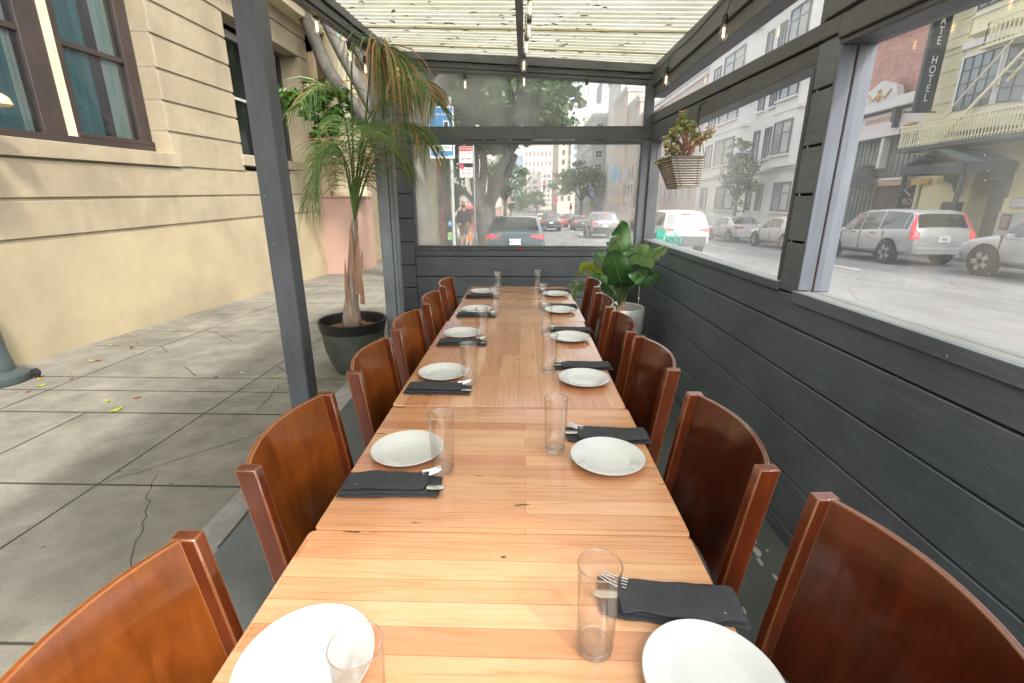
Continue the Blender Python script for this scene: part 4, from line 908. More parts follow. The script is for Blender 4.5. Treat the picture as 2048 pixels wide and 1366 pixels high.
br = [[(1368, 330, 3.15), (1366, 300, 3.15), (1350, 275, 3.15), (1338, 270, 3.15)], [(1368, 330, 3.15), (1380, 295, 3.1), (1383, 262, 3.1), (1380, 245, 3.1)], [(1366, 325, 3.12), (1358, 305, 3.1), (1345, 292, 3.08), (1330, 288, 3.08)],
      [(1378, 315, 3.1), (1390, 288, 3.08), (1402, 278, 3.05), (1420, 265, 3.03)], [(1368, 300, 3.12), (1370, 265, 3.12), (1366, 245, 3.12), (1363, 228, 3.1)], [(1358, 320, 3.15), (1348, 308, 3.15), (1338, 305, 3.15)], [(1372, 290, 3.1), (1360, 262, 3.05), (1350, 258, 3.02)],
      [(1372, 280, 3.15), (1378, 260, 3.2), (1385, 250, 3.22)], [(1335, 335, 3.3), (1325, 328, 3.3), (1318, 326, 3.28)], [(1370, 300, 3.15), (1385, 275, 3.2), (1395, 272, 3.2)]]
for bi, b in enumerate(br):
    c = spline([Aj(*p) for p in b], 6); n = len(c); m.tube(c, [.010*(1-i/n)+.0028 for i in range(n)], 7)
    for i in range(int(n*.3), n):
        for k in range(5 if i > n*.55 else 2):
            p = c[i]+V((RND.gauss(0, .014), RND.gauss(0, .016), RND.gauss(0, .012))); s_ = RND.uniform(.010, .018)
            a = V((RND.gauss(0, 1), RND.gauss(0, 1), RND.gauss(.3, .6))).normalized(); b_ = a.orthogonal().normalized(); c_ = a.cross(b_)
            pts = [p+a*s_*x+b_*s_*y*.75+c_*s_*z for x, y, z in ((-1, 0, 0), (-.35, .6, .1), (.4, .75, .12), (1, .25, .15), (1, -.25, .15), (.4, -.75, .12), (-.35, -.6, .1))]
            pts2 = [q-c_*s_*.22 for q in pts]
            L_ = lf[1 if RND.random() < (.25 if bi not in (3, 8) else .7) else 0]; L_.add(pts+pts2, [tuple(range(7)), tuple(range(13, 6, -1))]+[(i_, (i_+1) % 7, (i_+1) % 7+7, i_+7) for i_ in range(7)])
m.build('stem', basic('jade stem', (.38, .20, .16), .7, .2, 12, .3), JP, smooth=True)
lf[0].build('leaves', leaf_mat('jade leaf', (.16, .26, .06), (.32, .38, .12), .35, .1, 8), JP); lf[1].build('red_edged_leaves', leaf_mat('red jade leaf', (.42, .17, .09), (.45, .33, .14), .35, .1, 8), JP)
# ------------------------------------------------------------------ string lights
MT['filament'] = plain_emit('glowing filament', (1, .60, .22), 12); MT['bulbglass'] = tumbler_mat(.10, (.70, .62, .48))
def make_bulb():
    t = thing('light_bulb', 'x', 'bulb')
    MB().lathe([(0, .0), (.013, .0), (.0145, -.01), (.0145, -.036), (.013, -.045), (0, -.045)], 16).build('socket', 'blackplastic', t, smooth=True)
    MB().lathe([(.011, -.045), (.014, -.055), (.022, -.075), (.0245, -.092), (.022, -.108), (.013, -.121), (.004, -.126), (0, -.1265)], 24).build('bulb_glass', 'bulbglass', t, smooth=True)
    m = MB()
    for a in range(4): x, y = .005*cos(a*pi/2), .005*sin(a*pi/2); m.tube([(x*.6, y*.6, -.06), (x, y, -.105)], .0013, 5)
    m.build('filament', 'filament', t); return t
bulb0 = make_bulb(); nb = 0
BL = [(.066, 2.72, 2.425, 'hanging lowest and nearest in the centre cluster'), (.065, 3.04, 2.425, 'second from the camera in the centre row'), (.052, 3.32, 2.42, 'third in the centre row under the rafter'), (.035, 3.72, 2.42, 'fourth in the centre row under the rafter'), (.036, 4.19, 2.42, 'farthest in the centre row, in front of the end header'),
      (-.461, 4.36, 2.44, 'on the left half of the end header'), (.561, 4.36, 2.395, 'on the right half of the end header'), (1.10, 2.87, 2.36, 'nearer one of the two on the right top beam'), (1.10, 3.92, 2.37, 'in the far right corner of the roof'),
      (-1.12, 2.96, 2.43, 'nearest on the left roof edge, against the tree trunks'), (-1.12, 3.47, 2.42, 'middle of the left roof edge above the palm'), (-1.12, 3.79, 2.42, 'farthest on the left roof edge, among the palm fronds')]
BL[0] = (.066, 2.72, 2.425, 'nearest in the centre row under the rafter')
for x, y, z, lab in BL:
    o = bulb0 if nb == 0 else copy_tree(bulb0); nb += 1; o.location = (x, y, z-.02); o.rotation_euler = (0, 0, RND.uniform(0, 3)); tag(o, 'glowing clear filament bulb '+lab, 'bulb', 'string light bulbs')
def cable(pts, label, n=6, r=.0032):
    m = MB(); m.tube(spline(pts, n), r, 6); return tag(m.build('light_cable', 'blackplastic', smooth=True), label, 'cable', 'string light cables')
pts = []
for x, y, z, _ in BL[:5]: pts += [(x-.01, y-.12, zr(0, y)-.05), (x, y, z-.02+.0), (x-.01, y+.1, zr(0, y)-.06)]
cable([(.05, .5, 2.3)]+[(.05, 1.6, 2.38)]+pts, 'black bulb cable looping along under the centre rafter')
def ecab(x): return EY-.035
cable([(-1.05, ecab(0), 2.56), (-.75, ecab(0), 2.52), (-.5, ecab(0), 2.505), (-.461, 4.38, 2.47), (-.461, 4.36, 2.42)], 'black bulb cable on the left half of the end header')
cable([(-.47, ecab(0), 2.505), (-.2, ecab(0), 2.49), (.05, ecab(0), 2.47), (.3, ecab(0), 2.475), (.53, ecab(0), 2.46), (.56, 4.37, 2.43), (.561, 4.36, 2.375)], 'black bulb cable crossing the middle of the end header')
cable([(.57, ecab(0), 2.455), (.8, ecab(0), 2.43), (1.05, ecab(0), 2.43), (1.115, 4.2, 2.42), (1.12, 3.95, 2.43), (1.10, 3.92, 2.35)], 'black bulb cable turning the far right corner')
cable([(1.12, 3.96, 2.44), (1.125, 3.5, 2.42), (1.12, 2.9, 2.44), (1.10, 2.87, 2.34)], 'black bulb cable along the right top beam')
cable([(-1.15, 1.8, 2.40), (-1.15, 2.9, 2.46), (-1.12, 2.96, 2.42), (-1.15, 3.2, 2.45), (-1.12, 3.47, 2.41), (-1.15, 3.6, 2.46), (-1.12, 3.79, 2.41)], 'black bulb cable along the left roof edge')
FLt = tag(thing('fairy_lights', '', ''), 'green wire of tiny coloured fairy lights under the left roof edge', 'fairy lights')
FLt.location = (-1.15, 3.4, 2.45); fo = V((1.15, -3.4, -2.45)); m = MB()
fp = spline([(-1.15+RND.uniform(-.01, .01), 2.8+.12*i, zr(-1.09, 2.8+.12*i)-.125-.03*RND.random()) for i in range(11)], 4); m.tube([p+fo for p in fp], .0018, 5); m.build('wire', basic('green wire', (.02, .12, .05), .5), FLt)
fc = {'green': (.05, .9, .35), 'blue': (.12, .12, 1), 'red': (1, .08, .08), 'violet': (.45, .15, 1)}
for k, v in fc.items(): MT['fl'+k] = plain_emit('fairy '+k, v, 5)
for i, (u, v, c) in enumerate([(648, 32, 'green'), (655, 47, 'red'), (656, 51, 'blue'), (662, 55, 'violet'), (674, 63, 'green'), (676, 70, 'green'), (689, 72, 'red'), (694, 80, 'violet'), (661, 45, 'red')]):
    p = at(u, v, 'x', -1.15); MB().lathe([(0, -.006), (.004, -.003), (.004, .003), (0, .006)], 8, tuple(p+fo)).build('tiny_light', 'fl'+c, FLt)
# ------------------------------------------------------------------ trees
MT['bark'] = basic('grey fig bark', (.125, .112, .095), .85, .4, 3, .8, stretch=(2, 2, .8), fine=25)
MT['barkd'] = basic('dark grey bark', (.10, .09, .08), .9, .4, 3, .8, fine=20)
def leafset(k, a, b, tr_=.3): MT[k] = leaf_mat(k, a, b, .35, tr_, .8)
leafset('foliage', (.06, .11, .05), (.15, .22, .10)); leafset('foliageB', (.05, .105, .045), (.13, .22, .09)); leafset('bright foliage', (.018, .07, .008), (.065, .16, .02), .3)
def crown(par, blobs, n, size, mat, name='crown', seed=1, long=1.5):
    r_ = random.Random(seed); m = MB(); tot = sum(b[3]*b[4]*b[5] for b in blobs)
    for cx, cy, cz, rx, ry, rz in blobs:
        k = int(n*rx*ry*rz/tot)
        # clumps inside each blob
        cl_ = [(V((r_.gauss(0, 1), r_.gauss(0, 1), r_.gauss(0, 1))).normalized()*r_.uniform(.45, 1.0), r_.uniform(.16, .34)) for _ in range(max(12, k//60))]
        for i in range(k):
            c, rr = cl_[r_.randrange(len(cl_))]
            q = c+V((r_.gauss(0, rr), r_.gauss(0, rr), r_.gauss(0, rr*.7)))*.6
            p = V((cx+q.x*rx, cy+q.y*ry, cz+q.z*rz)); s_ = size*r_.uniform(.6, 1.3)
            a = V((r_.gauss(0, 1), r_.gauss(0, 1), r_.gauss(-.3, .7))).normalized(); b = a.orthogonal().normalized(); c2 = a.cross(b); b = (b*cos(i)+c2*sin(i))
            m.add([p-a*s_*long/2, p+b*s_*.38, p+a*s_*long/2, p-b*s_*.38], [(0, 1, 2, 3)])
    return m.build(name, mat, par, recalc=False)
def limb(m, pts, r0, r1, n=5, sides=12):
    c = spline(pts, n); k = len(c); m.tube(c, [r0+(r1-r0)*(i/(k-1))**.8 for i in range(k)], sides)
TX, TY = at(842, 480, 'y', 9).x, 9
T = thing('street_tree', 'grey trunked fig tree beside the kerb with several thick bare limbs spreading overhead', 'tree', (TX, TY, zwalk(TY)))
def At(u, v, y=9): q = at(u, v, 'y', y); return V((q.x-TX, q.y-TY, q.z-zwalk(TY)))
m = MB(); base = V((0, 0, -.05))
limb(m, [base, At(840, 420), At(826, 340), At(806, 280)], .22, .17)
m.build('trunk', 'bark', T, smooth=True)
for L_, a, b in (([(812, 300), (770, 300), (722, 235), (662, 150), (632, 85), (600, 10), (575, -70)], .15, .11), ([(806, 290), (765, 250), (720, 170), (678, 95), (650, 30), (640, -50)], .13, .09), ([(806, 290), (775, 220), (745, 150), (705, 80), (688, 10), (680, -60)], .12, .08),
                  ([(818, 330), (842, 250), (872, 180), (915, 120), (950, 40)], .14, .09), ([(812, 300), (818, 220), (812, 150), (790, 60)], .12, .08), ([(845, 250), (840, 190), (826, 130), (822, 40)], .08, .06)):
    m = MB(); limb(m, [At(u, v, 9-.25*i*((a*100) % 3-1)) for i, (u, v) in enumerate(L_)], a, b); m.build('limb', 'bark', T, smooth=True)
bl = [At(602, 205, 8.6), At(640, 225, 8.8), At(655, 270, 8.9), At(632, 185, 8.8), At(670, 195, 9)]
crown(T, [(*bl[0], .30, .35, .30), (*bl[1], .36, .4, .3), (*bl[2], .26, .3, .36), (*bl[3], .3, .3, .2), (*bl[4], .25, .3, .3)], 1700, .085, 'bright foliage', 'leaf_cluster', 5, 1.7)
crown(T, [(-.5, 0, 8.0, 3.4, 3.2, 1.4), (1.8, .5, 7.6, 2.4, 2.6, 1.1), (.6, 3.0, 7.4, 3, 2.2, 1.3)], 5200, .17, 'foliage', 'crown', 9)
# second fig tree
T = thing('street_tree', 'dark leafy fig tree with a fluted multi limbed trunk behind the parked grey blue car', 'tree', (-1.6, 20, zwalk(20)))
def At(u, v, y=20): q = at(u, v, 'y', y); return V((q.x+1.6, q.y-20, q.z-zwalk(20)))
m = MB(); limb(m, [At(978, 498), At(976, 470), At(972, 440), At(970, 415)], .48, .42); limb(m, [At(978, 500), At(990, 488), At(996, 492)], .2, .08)
for L_, a, b in (([(964, 430), (955, 395), (948, 360), (950, 320), (935, 270)], .22, .15), ([(968, 430), (963, 380), (968, 330), (960, 280)], .2, .14), ([(974, 425), (985, 380), (1000, 340), (1022, 300), (1050, 260)], .24, .15), ([(978, 420), (996, 378), (1014, 350), (1030, 310)], .18, .12), ([(966, 425), (945, 400), (930, 385)], .16, .1)):
    limb(m, [At(u, v, 20+RND.uniform(-.4, .4)) for u, v in L_], a, b)
m.build('trunk', 'barkd', T, smooth=True)
def blob(u, v, y, ru, rv, ry):  # crown blob from measured centre and size
    c = At(u, v, y); k = y/CF; return (c.x, c.y, c.z, ru*k, ry, rv*k)
crown(T, [blob(930, 190, 19.5, 62, 50, 2), blob(1010, 185, 19, 60, 52, 2), blob(1085, 195, 19, 55, 50, 2), blob(1130, 205, 19.5, 34, 44, 1.5), blob(1000, 130, 20, 150, 50, 3), blob(970, 210, 21, 110, 42, 2.5), blob(1060, 225, 20.5, 80, 34, 2.2), blob(1000, 285, 20.5, 50, 26, 1.6), blob(920, 300, 21, 36, 40, 1.6), blob(870, 190, 20.5, 40, 60, 1.6), blob(905, 370, 25, 26, 50, 1.5)], 24000, .18, 'foliageB', seed=3)
def rtree(label, x, y, zg, H, tr_, blobs, n, size, mat='foliageB', seed=4, name='street_tree'):
    T = thing(name, label, 'tree', (x, y, zg)); m = MB(); limb(m, [(0, 0, -.1), (.05*tr_, 0, H*.3), (0, .1, H*.55)], tr_, tr_*.6)
    for a in (.3, 1.7, 2.9, 4.4, 5.3): limb(m, [(0, 0, H*.34), (cos(a)*H*.1, sin(a)*H*.1, H*.5), (cos(a)*H*.2, sin(a)*H*.2, H*.68)], tr_*.5, tr_*.25, 3, 8)
    m.build('trunk', 'barkd', T, smooth=True); crown(T, blobs, n, size, mat, seed=seed); return T
rtree('broad round topped tree over the far right lane seen through the end window', 13.2, 112, -3.0, 13, .4, [(-3.5, 0, 8, 3.8, 4, 3.2), (1.5, 0, 8.5, 4.2, 4, 3.6), (-1, 0, 10.5, 4.5, 4, 2.6), (4, 0, 7, 2.2, 3, 2)], 5000, .42, 'foliage', 6)
rtree('small round green tree beyond the traffic lights', 4.5, 170, -3.2, 9, .3, [(0, 0, 6, 4.2, 3, 3.2), (-3, 0, 5, 3, 3, 2.4)], 1600, .5, 'foliage', 7)
rtree('narrow grey green tree on the far sidewalk behind the silver sedan', 15.6, 36, zfw(36), 6.8, .14, [(0, 0, 4.6, 1.3, 1.2, 1.5), (.3, 0, 3.4, 1.1, 1.1, .9), (-.2, 0, 5.9, .9, .9, .8), (.4, 0, 2.0, .6, .6, .5)], 3800, .13, 'foliage', 8)
rtree('dark tree on the left side of the street in front of the pink block', -2.4, 62, zwalk(62), 9, .25, [(0, 0, 6, 3, 3, 2.6)], 2600, .3, 'foliageB', 9)
rtree('low green tree at the corner left of the glass tower', -3.2, 118, -2.9, 6, .2, [(2, 0, 4, 3.4, 2, 2)], 1200, .35, 'foliage', 10)
# ------------------------------------------------------------------ buildings
def bmat(name, col, var=.08): return basic(name, col, .75, var, .25, .1, fine=8)
def windows(par, face, c, a0, a1, z0, z1, na, nz, fw, fh, mat='glassblue', frame=None, seedskip=0, name='window', d=.05, trimw=.0):
    """grid of windows on a facade. face 'w': plane x=c looking to -X, along y; 's': plane y=c looking to -Y; 'e': plane x=c looking to +X"""
    out = []
    for i in range(na):
        for j in range(nz):
            if seedskip and ((i*7+j*13) % seedskip == 0): continue
            ac = a0+(a1-a0)*(i+.5)/na; zc = z0+(z1-z0)*(j+.5)/nz; hw = (a1-a0)/na*fw/2; hh = (z1-z0)/nz*fh/2
            m = MB()
            def bx(m, da0, da1, dz0, dz1, t0, t1):
                if face == 's': m.box(ac+da0, ac+da1, c-t1, c-t0, zc+dz0, zc+dz1)
                elif face == 'w': m.box(c-t1, c-t0, ac+da0, ac+da1, zc+dz0, zc+dz1)
                else: m.box(c+t0, c+t1, ac+da0, ac+da1, zc+dz0, zc+dz1)
            bx(m, -hw, hw, -hh, hh, 0, d*.4); o = m.build(name, mat, par); o.location = -par.location
            if frame:
                m = MB(); t = min(hw, hh)*.12+trimw
                bx(m, -hw-t, -hw, -hh-t, hh+t, 0, d); bx(m, hw, hw+t, -hh-t, hh+t, 0, d); bx(m, -hw, hw, hh, hh+t, 0, d); bx(m, -hw-t, hw+t, -hh-t*1.6, -hh, 0, d*1.8); bx(m, -hw, hw, -t*.3, t*.3, d*.41, d*.8); bx(m, -t*.25, t*.25, -hh, hh, d*.41, d*.7)
                f = m.build('frame', frame, o); 
            out.append(o)
    return out
def block(name, label, x0, x1, y0, y1, z1, mat, z0=-4, roof=None, cat='building', group=None):
    b = thing(name, label, cat, (x0, y0, 0), group=group); off = -b.location
    m = MB(); m.box(x0, x1, y0, y1, z0, z1); o = m.build('wall', mat, b); o.location = off
    if roof:
        m = MB(); m.box(x0-.35, x1+.35, y0-.35, y1+.35, z1-.05, z1+.45); m.box(x0-.2, x1+.2, y0-.2, y1+.2, z1-.5, z1-.052); o = m.build('cornice', roof, b); o.location = off
    return b
MT['offwhite'] = bmat('off white render', (.72, .71, .68)); MT['trimw'] = basic('white trim', (.68, .68, .66), .6, .05, 2, .05)
MT['brick'] = brickpaint('red brick wall', (.60, .30, .24), 1.35, .8, .16); MT['yellow'] = basic('pale yellow render', (.76, .68, .40), .65, .07, .6, .15); MT['yellowtrim'] = basic('pale cream yellow trim', (.80, .75, .50), .6, .06, 1, .1)
MT['pinkw'] = basic('pinkish white render', (.78, .71, .71), .65, .05, .6, .1)
MT['darkgreen'] = basic('dark green grey metal', (.045, .06, .062), .45, .2, 2, .1)
MT['frame_dk'] = basic('dark frame', (.10, .12, .13), .5)
# yellow hotel
FXX = 17.5
Hh = thing('hotel_building', 'pale yellow hotel with bay windows, iron balcony and fire escape across the road', 'building', (FXX, 22.4, 0)); ho = -Hh.location
def hb_(m, name, mat, par=None, **k):
    o = m.build(name, mat, par or Hh, **k)
    if par is None: o.location = ho
    return o
m = MB(); m.box(FXX, 30, 4, 22.4, 2.6, 15); m.box(FXX, 30, 19.55, 21.9, -1, 2.6); m.box(FXX, 30, 4, 18.1, 1.02, 2.6); m.box(FXX+.8, 30, 18.1, 19.55, -1, 2.6); hb_(m, 'wall', 'yellow')
m = MB(); m.box(FXX-.06, 30, 4, 18.09, -1, 1.0); m.box(FXX-.09, FXX, 4, 18.08, 1.0, 1.06); hb_(m, 'stone_base', basic('pale marble base', (.55, .56, .55), .4, .12, 2, .05))
m = MB(); m.box(FXX-.18, FXX+.2, 21.2, 22.45, 3.4, 15)
for i in range(19): m.box(FXX-.22, FXX-.17, 21.15, 22.48, 3.5+i*.6, 4.0+i*.6)
m.box(FXX-.25, FXX, 4, 22.45, 4.35, 4.45); m.box(FXX-.3, FXX, 4, 22.45, 7.3, 7.45); hb_(m, 'corner_pilaster', 'yellowtrim')
def bay(y0, y1, z0, z1):
    m = MB(); m.prism([(FXX, y0), (FXX-.75, y0+.55), (FXX-.75, y1-.55), (FXX, y1)], 'z', z0, z1); o = hb_(m, 'bay', 'yellowtrim'); o2 = o
    m = MB(); m.prism([(FXX-.05, y0-.1), (FXX-.9, y0+.5), (FXX-.9, y1-.5), (FXX-.05, y1+.1)], 'z', z1-.1, z1+.12); m.prism([(FXX-.05, y0-.05), (FXX-.82, y0+.52), (FXX-.82, y1-.52), (FXX-.05, y1+.05)], 'z', z0+.55, z0+.62); m.build('moulding', 'trimw', o)
    for ya_, yb_, xa, xb in ((y0+.65, y1-.65, FXX-.76, FXX-.76), (y1-.48, y1-.1, FXX-.70, FXX-.16), (y0+.1, y0+.48, FXX-.16, FXX-.70)):
        m = MB(); m.hexa([(xa-.02, ya_, z0+.8), (xa+.03, ya_, z0+.8), (xb-.02, yb_, z0+.8), (xb+.03, yb_, z0+.8), (xa-.02, ya_, z1-.4), (xa+.03, ya_, z1-.4), (xb-.02, yb_, z1-.4), (xb+.03, yb_, z1-.4)])
        w_ = m.build('window', 'glassblue', o)
        m = MB(); n = max(2, round((yb_-ya_)/.35))
        for i in range(n+1): t = i/n; m.box(xa+(xb-xa)*t-.05, xa+(xb-xa)*t-.02, ya_+(yb_-ya_)*t-.018, ya_+(yb_-ya_)*t+.018, z0+.8, z1-.4)
        for j in range(5): zz = z0+.8+(z1-.4-z0-.8)*j/4; m.bar((xa-.035, ya_, zz), (xb-.035, yb_, zz), .03, .035)
        m.build('glazing_bars', 'frame_dk', w_)
        m = MB()
        for t in (0, 1): m.box(xa+(xb-xa)*t-.06, xa+(xb-xa)*t-.0, (ya_, yb_)[t]-.09+.09*t, (ya_, yb_)[t]+.09*t, z0+.75, z1-.32)
        m.bar((xa-.03, ya_, z1-.35), (xb-.03, yb_, z1-.35), .06, .09); m.build('frame', 'trimw', w_)
bay(18.2, 21.0, 4.0, 7.0); bay(18.2, 21.0, 7.4, 10.4); bay(13.2, 16.4, 4.0, 7.0)
def railing(m, x0, x1, y0, y1, z0, z1, st=.13):
    for (xa, ya), (xb, yb) in (((x1, y1), (x0, y1)), ((x0, y1), (x0, y0)), ((x0, y0), (x1, y0))):
        L = max(1, int(sqrt((xb-xa)**2+(yb-ya)**2)/st))
        for i in range(L+1): x, y = xa+(xb-xa)*i/L, ya+(yb-ya)*i/L; m.box(x-.014, x+.014, y-.014, y+.014, z0, z1)
        m.bar((xa, ya, z1), (xb, yb, z1), .05, .05); m.bar((xa, ya, z0+.1), (xb, yb, z0+.1), .03, .03); m.bar((xa, ya, z1-.18), (xb, yb, z1-.18), .03, .03)
m = MB(); railing(m, 16.3, FXX-.25, 12.5, 22.3, 3.62, 4.45); hb_(m, 'balcony_railing', 'yellowtrim')
m = MB(); m.box(16.2, FXX, 12.5, 22.35, 3.45, 3.6); hb_(m, 'balcony_floor', 'darkgreen')
m = MB(); railing(m, 16.45, FXX-.3, 15.8, 19.4, 6.75, 7.5, .16); m.bar((16.5, 15.0, 9.0), (16.5, 20.4, 3.7), .06, .09); m.bar((16.9, 15.0, 9.0), (16.9, 20.4, 3.7), .06, .09)
for i in range(17): t = i/16; y, z = 15.0+5.4*t, 9-5.3*t; m.box(16.45, 16.95, y-.05, y+.05, z-.02, z+.02)
m.bar((16.45, 15, 9.8), (16.45, 20.4, 4.6), .04, .04); m.box(16.4, FXX, 15.7, 19.5, 6.66, 6.74); hb_(m, 'fire_escape', 'yellowtrim')
m = MB(); m.box(FXX+.75, FXX+.79, 18.12, 19.53, -1, 2.6); hb_(m, 'entrance_door', basic('dark entrance', (.03, .04, .042), .3))
for t in (0, 1): pass
# glass and iron entrance canopy
K = thing('entrance_canopy', 'dark green iron and glass canopy on posts over the hotel entrance', 'canopy', (15.7, 19.5, 0)); ko = -K.location
m = MB()
for y0, y1 in ((18.0, 20.9),):
    m.bar((15.7, y0, 2.62), (15.7, y1, 2.62), .12, .34); m.bar((15.7, y0, 2.62), (FXX, y0, 2.62), .12, .34); m.bar((15.7, y1, 2.62), (FXX, y1, 2.62), .12, .34)
    ym = (y0+y1)/2
    for x in (15.7, 16.4, 17.3): m.bar((x, y0, 2.75), (x, ym, 3.3), .07, .08); m.bar((x, y1, 2.75), (x, ym, 3.3), .07, .08)
    m.bar((15.7, ym, 3.3), (FXX, ym, 3.3), .08, .08)
    for k in range(8): y = y0+(y1-y0)*(k+.5)/8; zz = 2.75+.55*(1-abs(y-ym)/(y1-ym)); m.bar((15.7, y, zz), (FXX, y, zz), .03, .05)
o = m.build('iron_frame', 'darkgreen', K); o.location = ko
m = MB()
for y in (18.12, 20.78): m.tube([(15.8, y, -.4), (15.8, y, 2.5)], .085, 12); m.prism([(FXX-.05, 1.6), (FXX-.05, 2.45), (FXX-.7, 2.45), (FXX-.5, 2.1), (FXX-.15, 1.9)], 'y', y-.05, y+.05) if 0 else None
for y in (20.0, 18.05): m.prism([(FXX, 1.55), (FXX, 2.45), (FXX-.75, 2.45), (FXX-.7, 2.2), (FXX-.35, 2.1), (FXX-.2, 1.8)], 'y', y-.06, y+.06)
o = m.build('supports', 'darkgreen', K, smooth=True); o.location = ko
m = MB(); ym = 19.45; m.add([(15.65, 18.0, 2.78), (FXX, 18.0, 2.78), (FXX, ym, 3.33), (15.65, ym, 3.33), (15.65, 20.9, 2.78), (FXX, 20.9, 2.78)], [(0, 1, 2, 3), (3, 2, 5, 4)]); o = m.build('glass_roof', basic('green glass roof', (.16, .22, .20), .2, .2, 1, 0), K, recalc=False); o.location = ko
# name boards below the canopy
for y0, y1, z0, z1, body, mt in ((21.45, 22.4, 2.12, 2.38, 'a', (.62, .42, .12)), (20.15, 21.05, 2.12, 2.38, 'b', (.42, .42, .14))):
    Sg = thing('shop_sign', f'narrow {"ochre" if y0 > 21 else "olive green"} board over the doorways beside the hotel canopy', 'sign', (FXX-.12, (y0+y1)/2, (z0+z1)/2))
    MB().box(-.03, .03, -(y1-y0)/2, (y1-y0)/2, -.12, .12).build('board', basic('ochre board'+str(y0), mt, .5), Sg)
Sg = thing('wall_plaque', 'small white framed plaque on the yellow wall right of the entrance', 'plaque', (FXX-.04, 17.45, 1.38))
MB().box(-.03, .03, -.32, .32, -.17, .17).build('frame', 'rim', Sg); MB().box(-.04, -.031, -.27, .27, -.13, .13).build('plate', 'trimw', Sg)
Sg = thing('menu_board', 'dark notice board with a white sheet left of the hotel entrance', 'notice board', (FXX-.05, 20.15, .95)); MB().box(-.04, .04, -.45, .45, -.85, .45).build('board', 'darkgreen', Sg); MB().box(-.05, -.041, -.30, .15, -.5, .15).build('paper', 'trimw', Sg)
Sg = thing('wall_poster', 'small brown framed poster on the pale marble base', 'poster', (FXX-.08, 17.75, .72)); MB().box(-.02, .02, -.17, .17, -.28, .28).build('frame', basic('brown frame', (.16, .09, .05), .5), Sg); MB().box(-.026, -.0205, -.12, .12, -.2, .2).build('picture', basic('poster print', (.35, .25, .2), .5, .5, 12), Sg)
# hotel blade sign
s0, s1 = at(1842, 223, 'y', 21.9), at(1884, 33, 'y', 21.9); Sg = thing('hotel_sign', 'tall dark blade sign with vertical pale letters reading ATE HOTEL', 'sign', (s0.x, 21.9, (s0.z+s1.z)/2))
hgt = (s1.z-s0.z)+.9; sw = .36
MB().box(-sw, sw, -.09, .09, -hgt/2+.45, hgt/2+.45).build('board', basic('dark blue grey sign', (.015, .024, .034), .4, .1, 3), Sg, bevel=.02)
m = MB(); zb_ = -hgt/2+.45
for z in (zb_-.02, hgt/2-.25): m.tube([(-sw-.35 if z < 0 else 0, 0, z), (FXX-s0.x, 0, z)], .035, 8); m.box(FXX-s0.x-.12, FXX-s0.x+.02, -.1, .1, z-.14, z+.14)
m.build('bracket', 'darkgreen', Sg)
for k, ch in enumerate('LETOH ETA'):
    if ch != ' ': text(ch, .42, (0, -.095, zb_+.50+k*.345), FACE_S, 'text_wh', Sg, name='letter', ext=.004, sx=.8)
o = MB().box(-.42, -.36, -.12, -.02, .9+.62, .9+.95).build('amber_lamp', plain_emit('amber', (1, .5, .05), 1.5), Sg)
# pink white storefront
Q = thing('storefront_building', 'low pinkish white storefront with a bracketed cornice and gold garland below the brick wall', 'building', (FXX, 22.45, 0)); qo = -Q.location
def qb(m, name, mat, **k): o = m.build(name, mat, Q, **k); o.location = qo; return o
m = MB(); m.box(FXX, 26, 22.46, 30.5, 4.45, 6.1); m.box(FXX+.6, 26, 22.46, 30.5, -1, 4.45); qb(m, 'wall', 'pinkw')
m = MB(); m.box(FXX-.35, FXX+.2, 22.46, 30.5, 5.62, 5.74); m.box(FXX-.2, FXX+.2, 22.46, 30.5, 5.74, 6.12); m.prism([(24.3, 6.12), (24.5, 6.6), (25.5, 7.0), (26.5, 6.6), (26.7, 6.12)], 'x', FXX-.22, FXX+.1); qb(m, 'cornice', 'trimw')
m = MB(); 
for y in (24.2, 27.0): m.box(FXX-.3, FXX, y-.12, y+.12, 5.0, 5.6); m.box(FXX-.2, FXX, y-.1, y+.1, 4.75, 5.0)
m.box(FXX-.06, FXX, 22.46, 30.5, 5.52, 5.61); qb(m, 'brackets', 'darkgreen')
m = MB(); m.lathe([(0, -.3), (.09, -.2), (.10, 0), (.06, .12), (.1, .2), (0, .32)], 10, (FXX-.25, 25.5, 6.35)); m.tube(spline([(FXX-.25, 24.75, 6.5), (FXX-.25, 25.1, 6.2), (FXX-.25, 25.5, 6.4), (FXX-.25, 25.9, 6.2), (FXX-.25, 26.25, 6.5)], 5), .045, 6); m.lathe([(0, -.08), (.28, -.04), (.25, .06), (0, .08)], 10, (FXX-.1, 23.2, 4.75)); qb(m, 'gold_garland', basic('gilded plaster', (.55, .36, .14), .5), smooth=True)
m = MB(); m.box(FXX-.03, FXX, 24.7, 26.4, 5.15, 5.35); qb(m, 'faded_panel', basic('faded ochre', (.5, .36, .26), .6, .3, 9))
m = MB()
for i in range(52): y = 22.55+i*.15; m.box(FXX+.5+(.04 if i % 2 else 0), FXX+.58, y, y+.14, 2.55, 4.42)
for i in range(24): y = 25.3+i*.15; m.box(FXX+.4+(.04 if i % 2 else 0), FXX+.5, y, y+.13, -1, 2.3)
qb(m, 'ribbed_shutter', basic('grey green ribbed glass', (.16, .20, .175), .4, .3, 1.2))
m = MB(); m.box(FXX+.1, FXX+.45, 25.0, 25.2, 3.0, 4.42); m.box(FXX-.05, FXX+.4, 22.9, 24.6, 2.40, 2.50); qb(m, 'white_post', 'trimw')
m = MB(); m.box(FXX-.02, FXX+.38, 22.9, 24.6, 2.15, 2.38); qb(m, 'fascia_board', basic('tan fascia', (.50, .33, .2), .6, .2, 8))
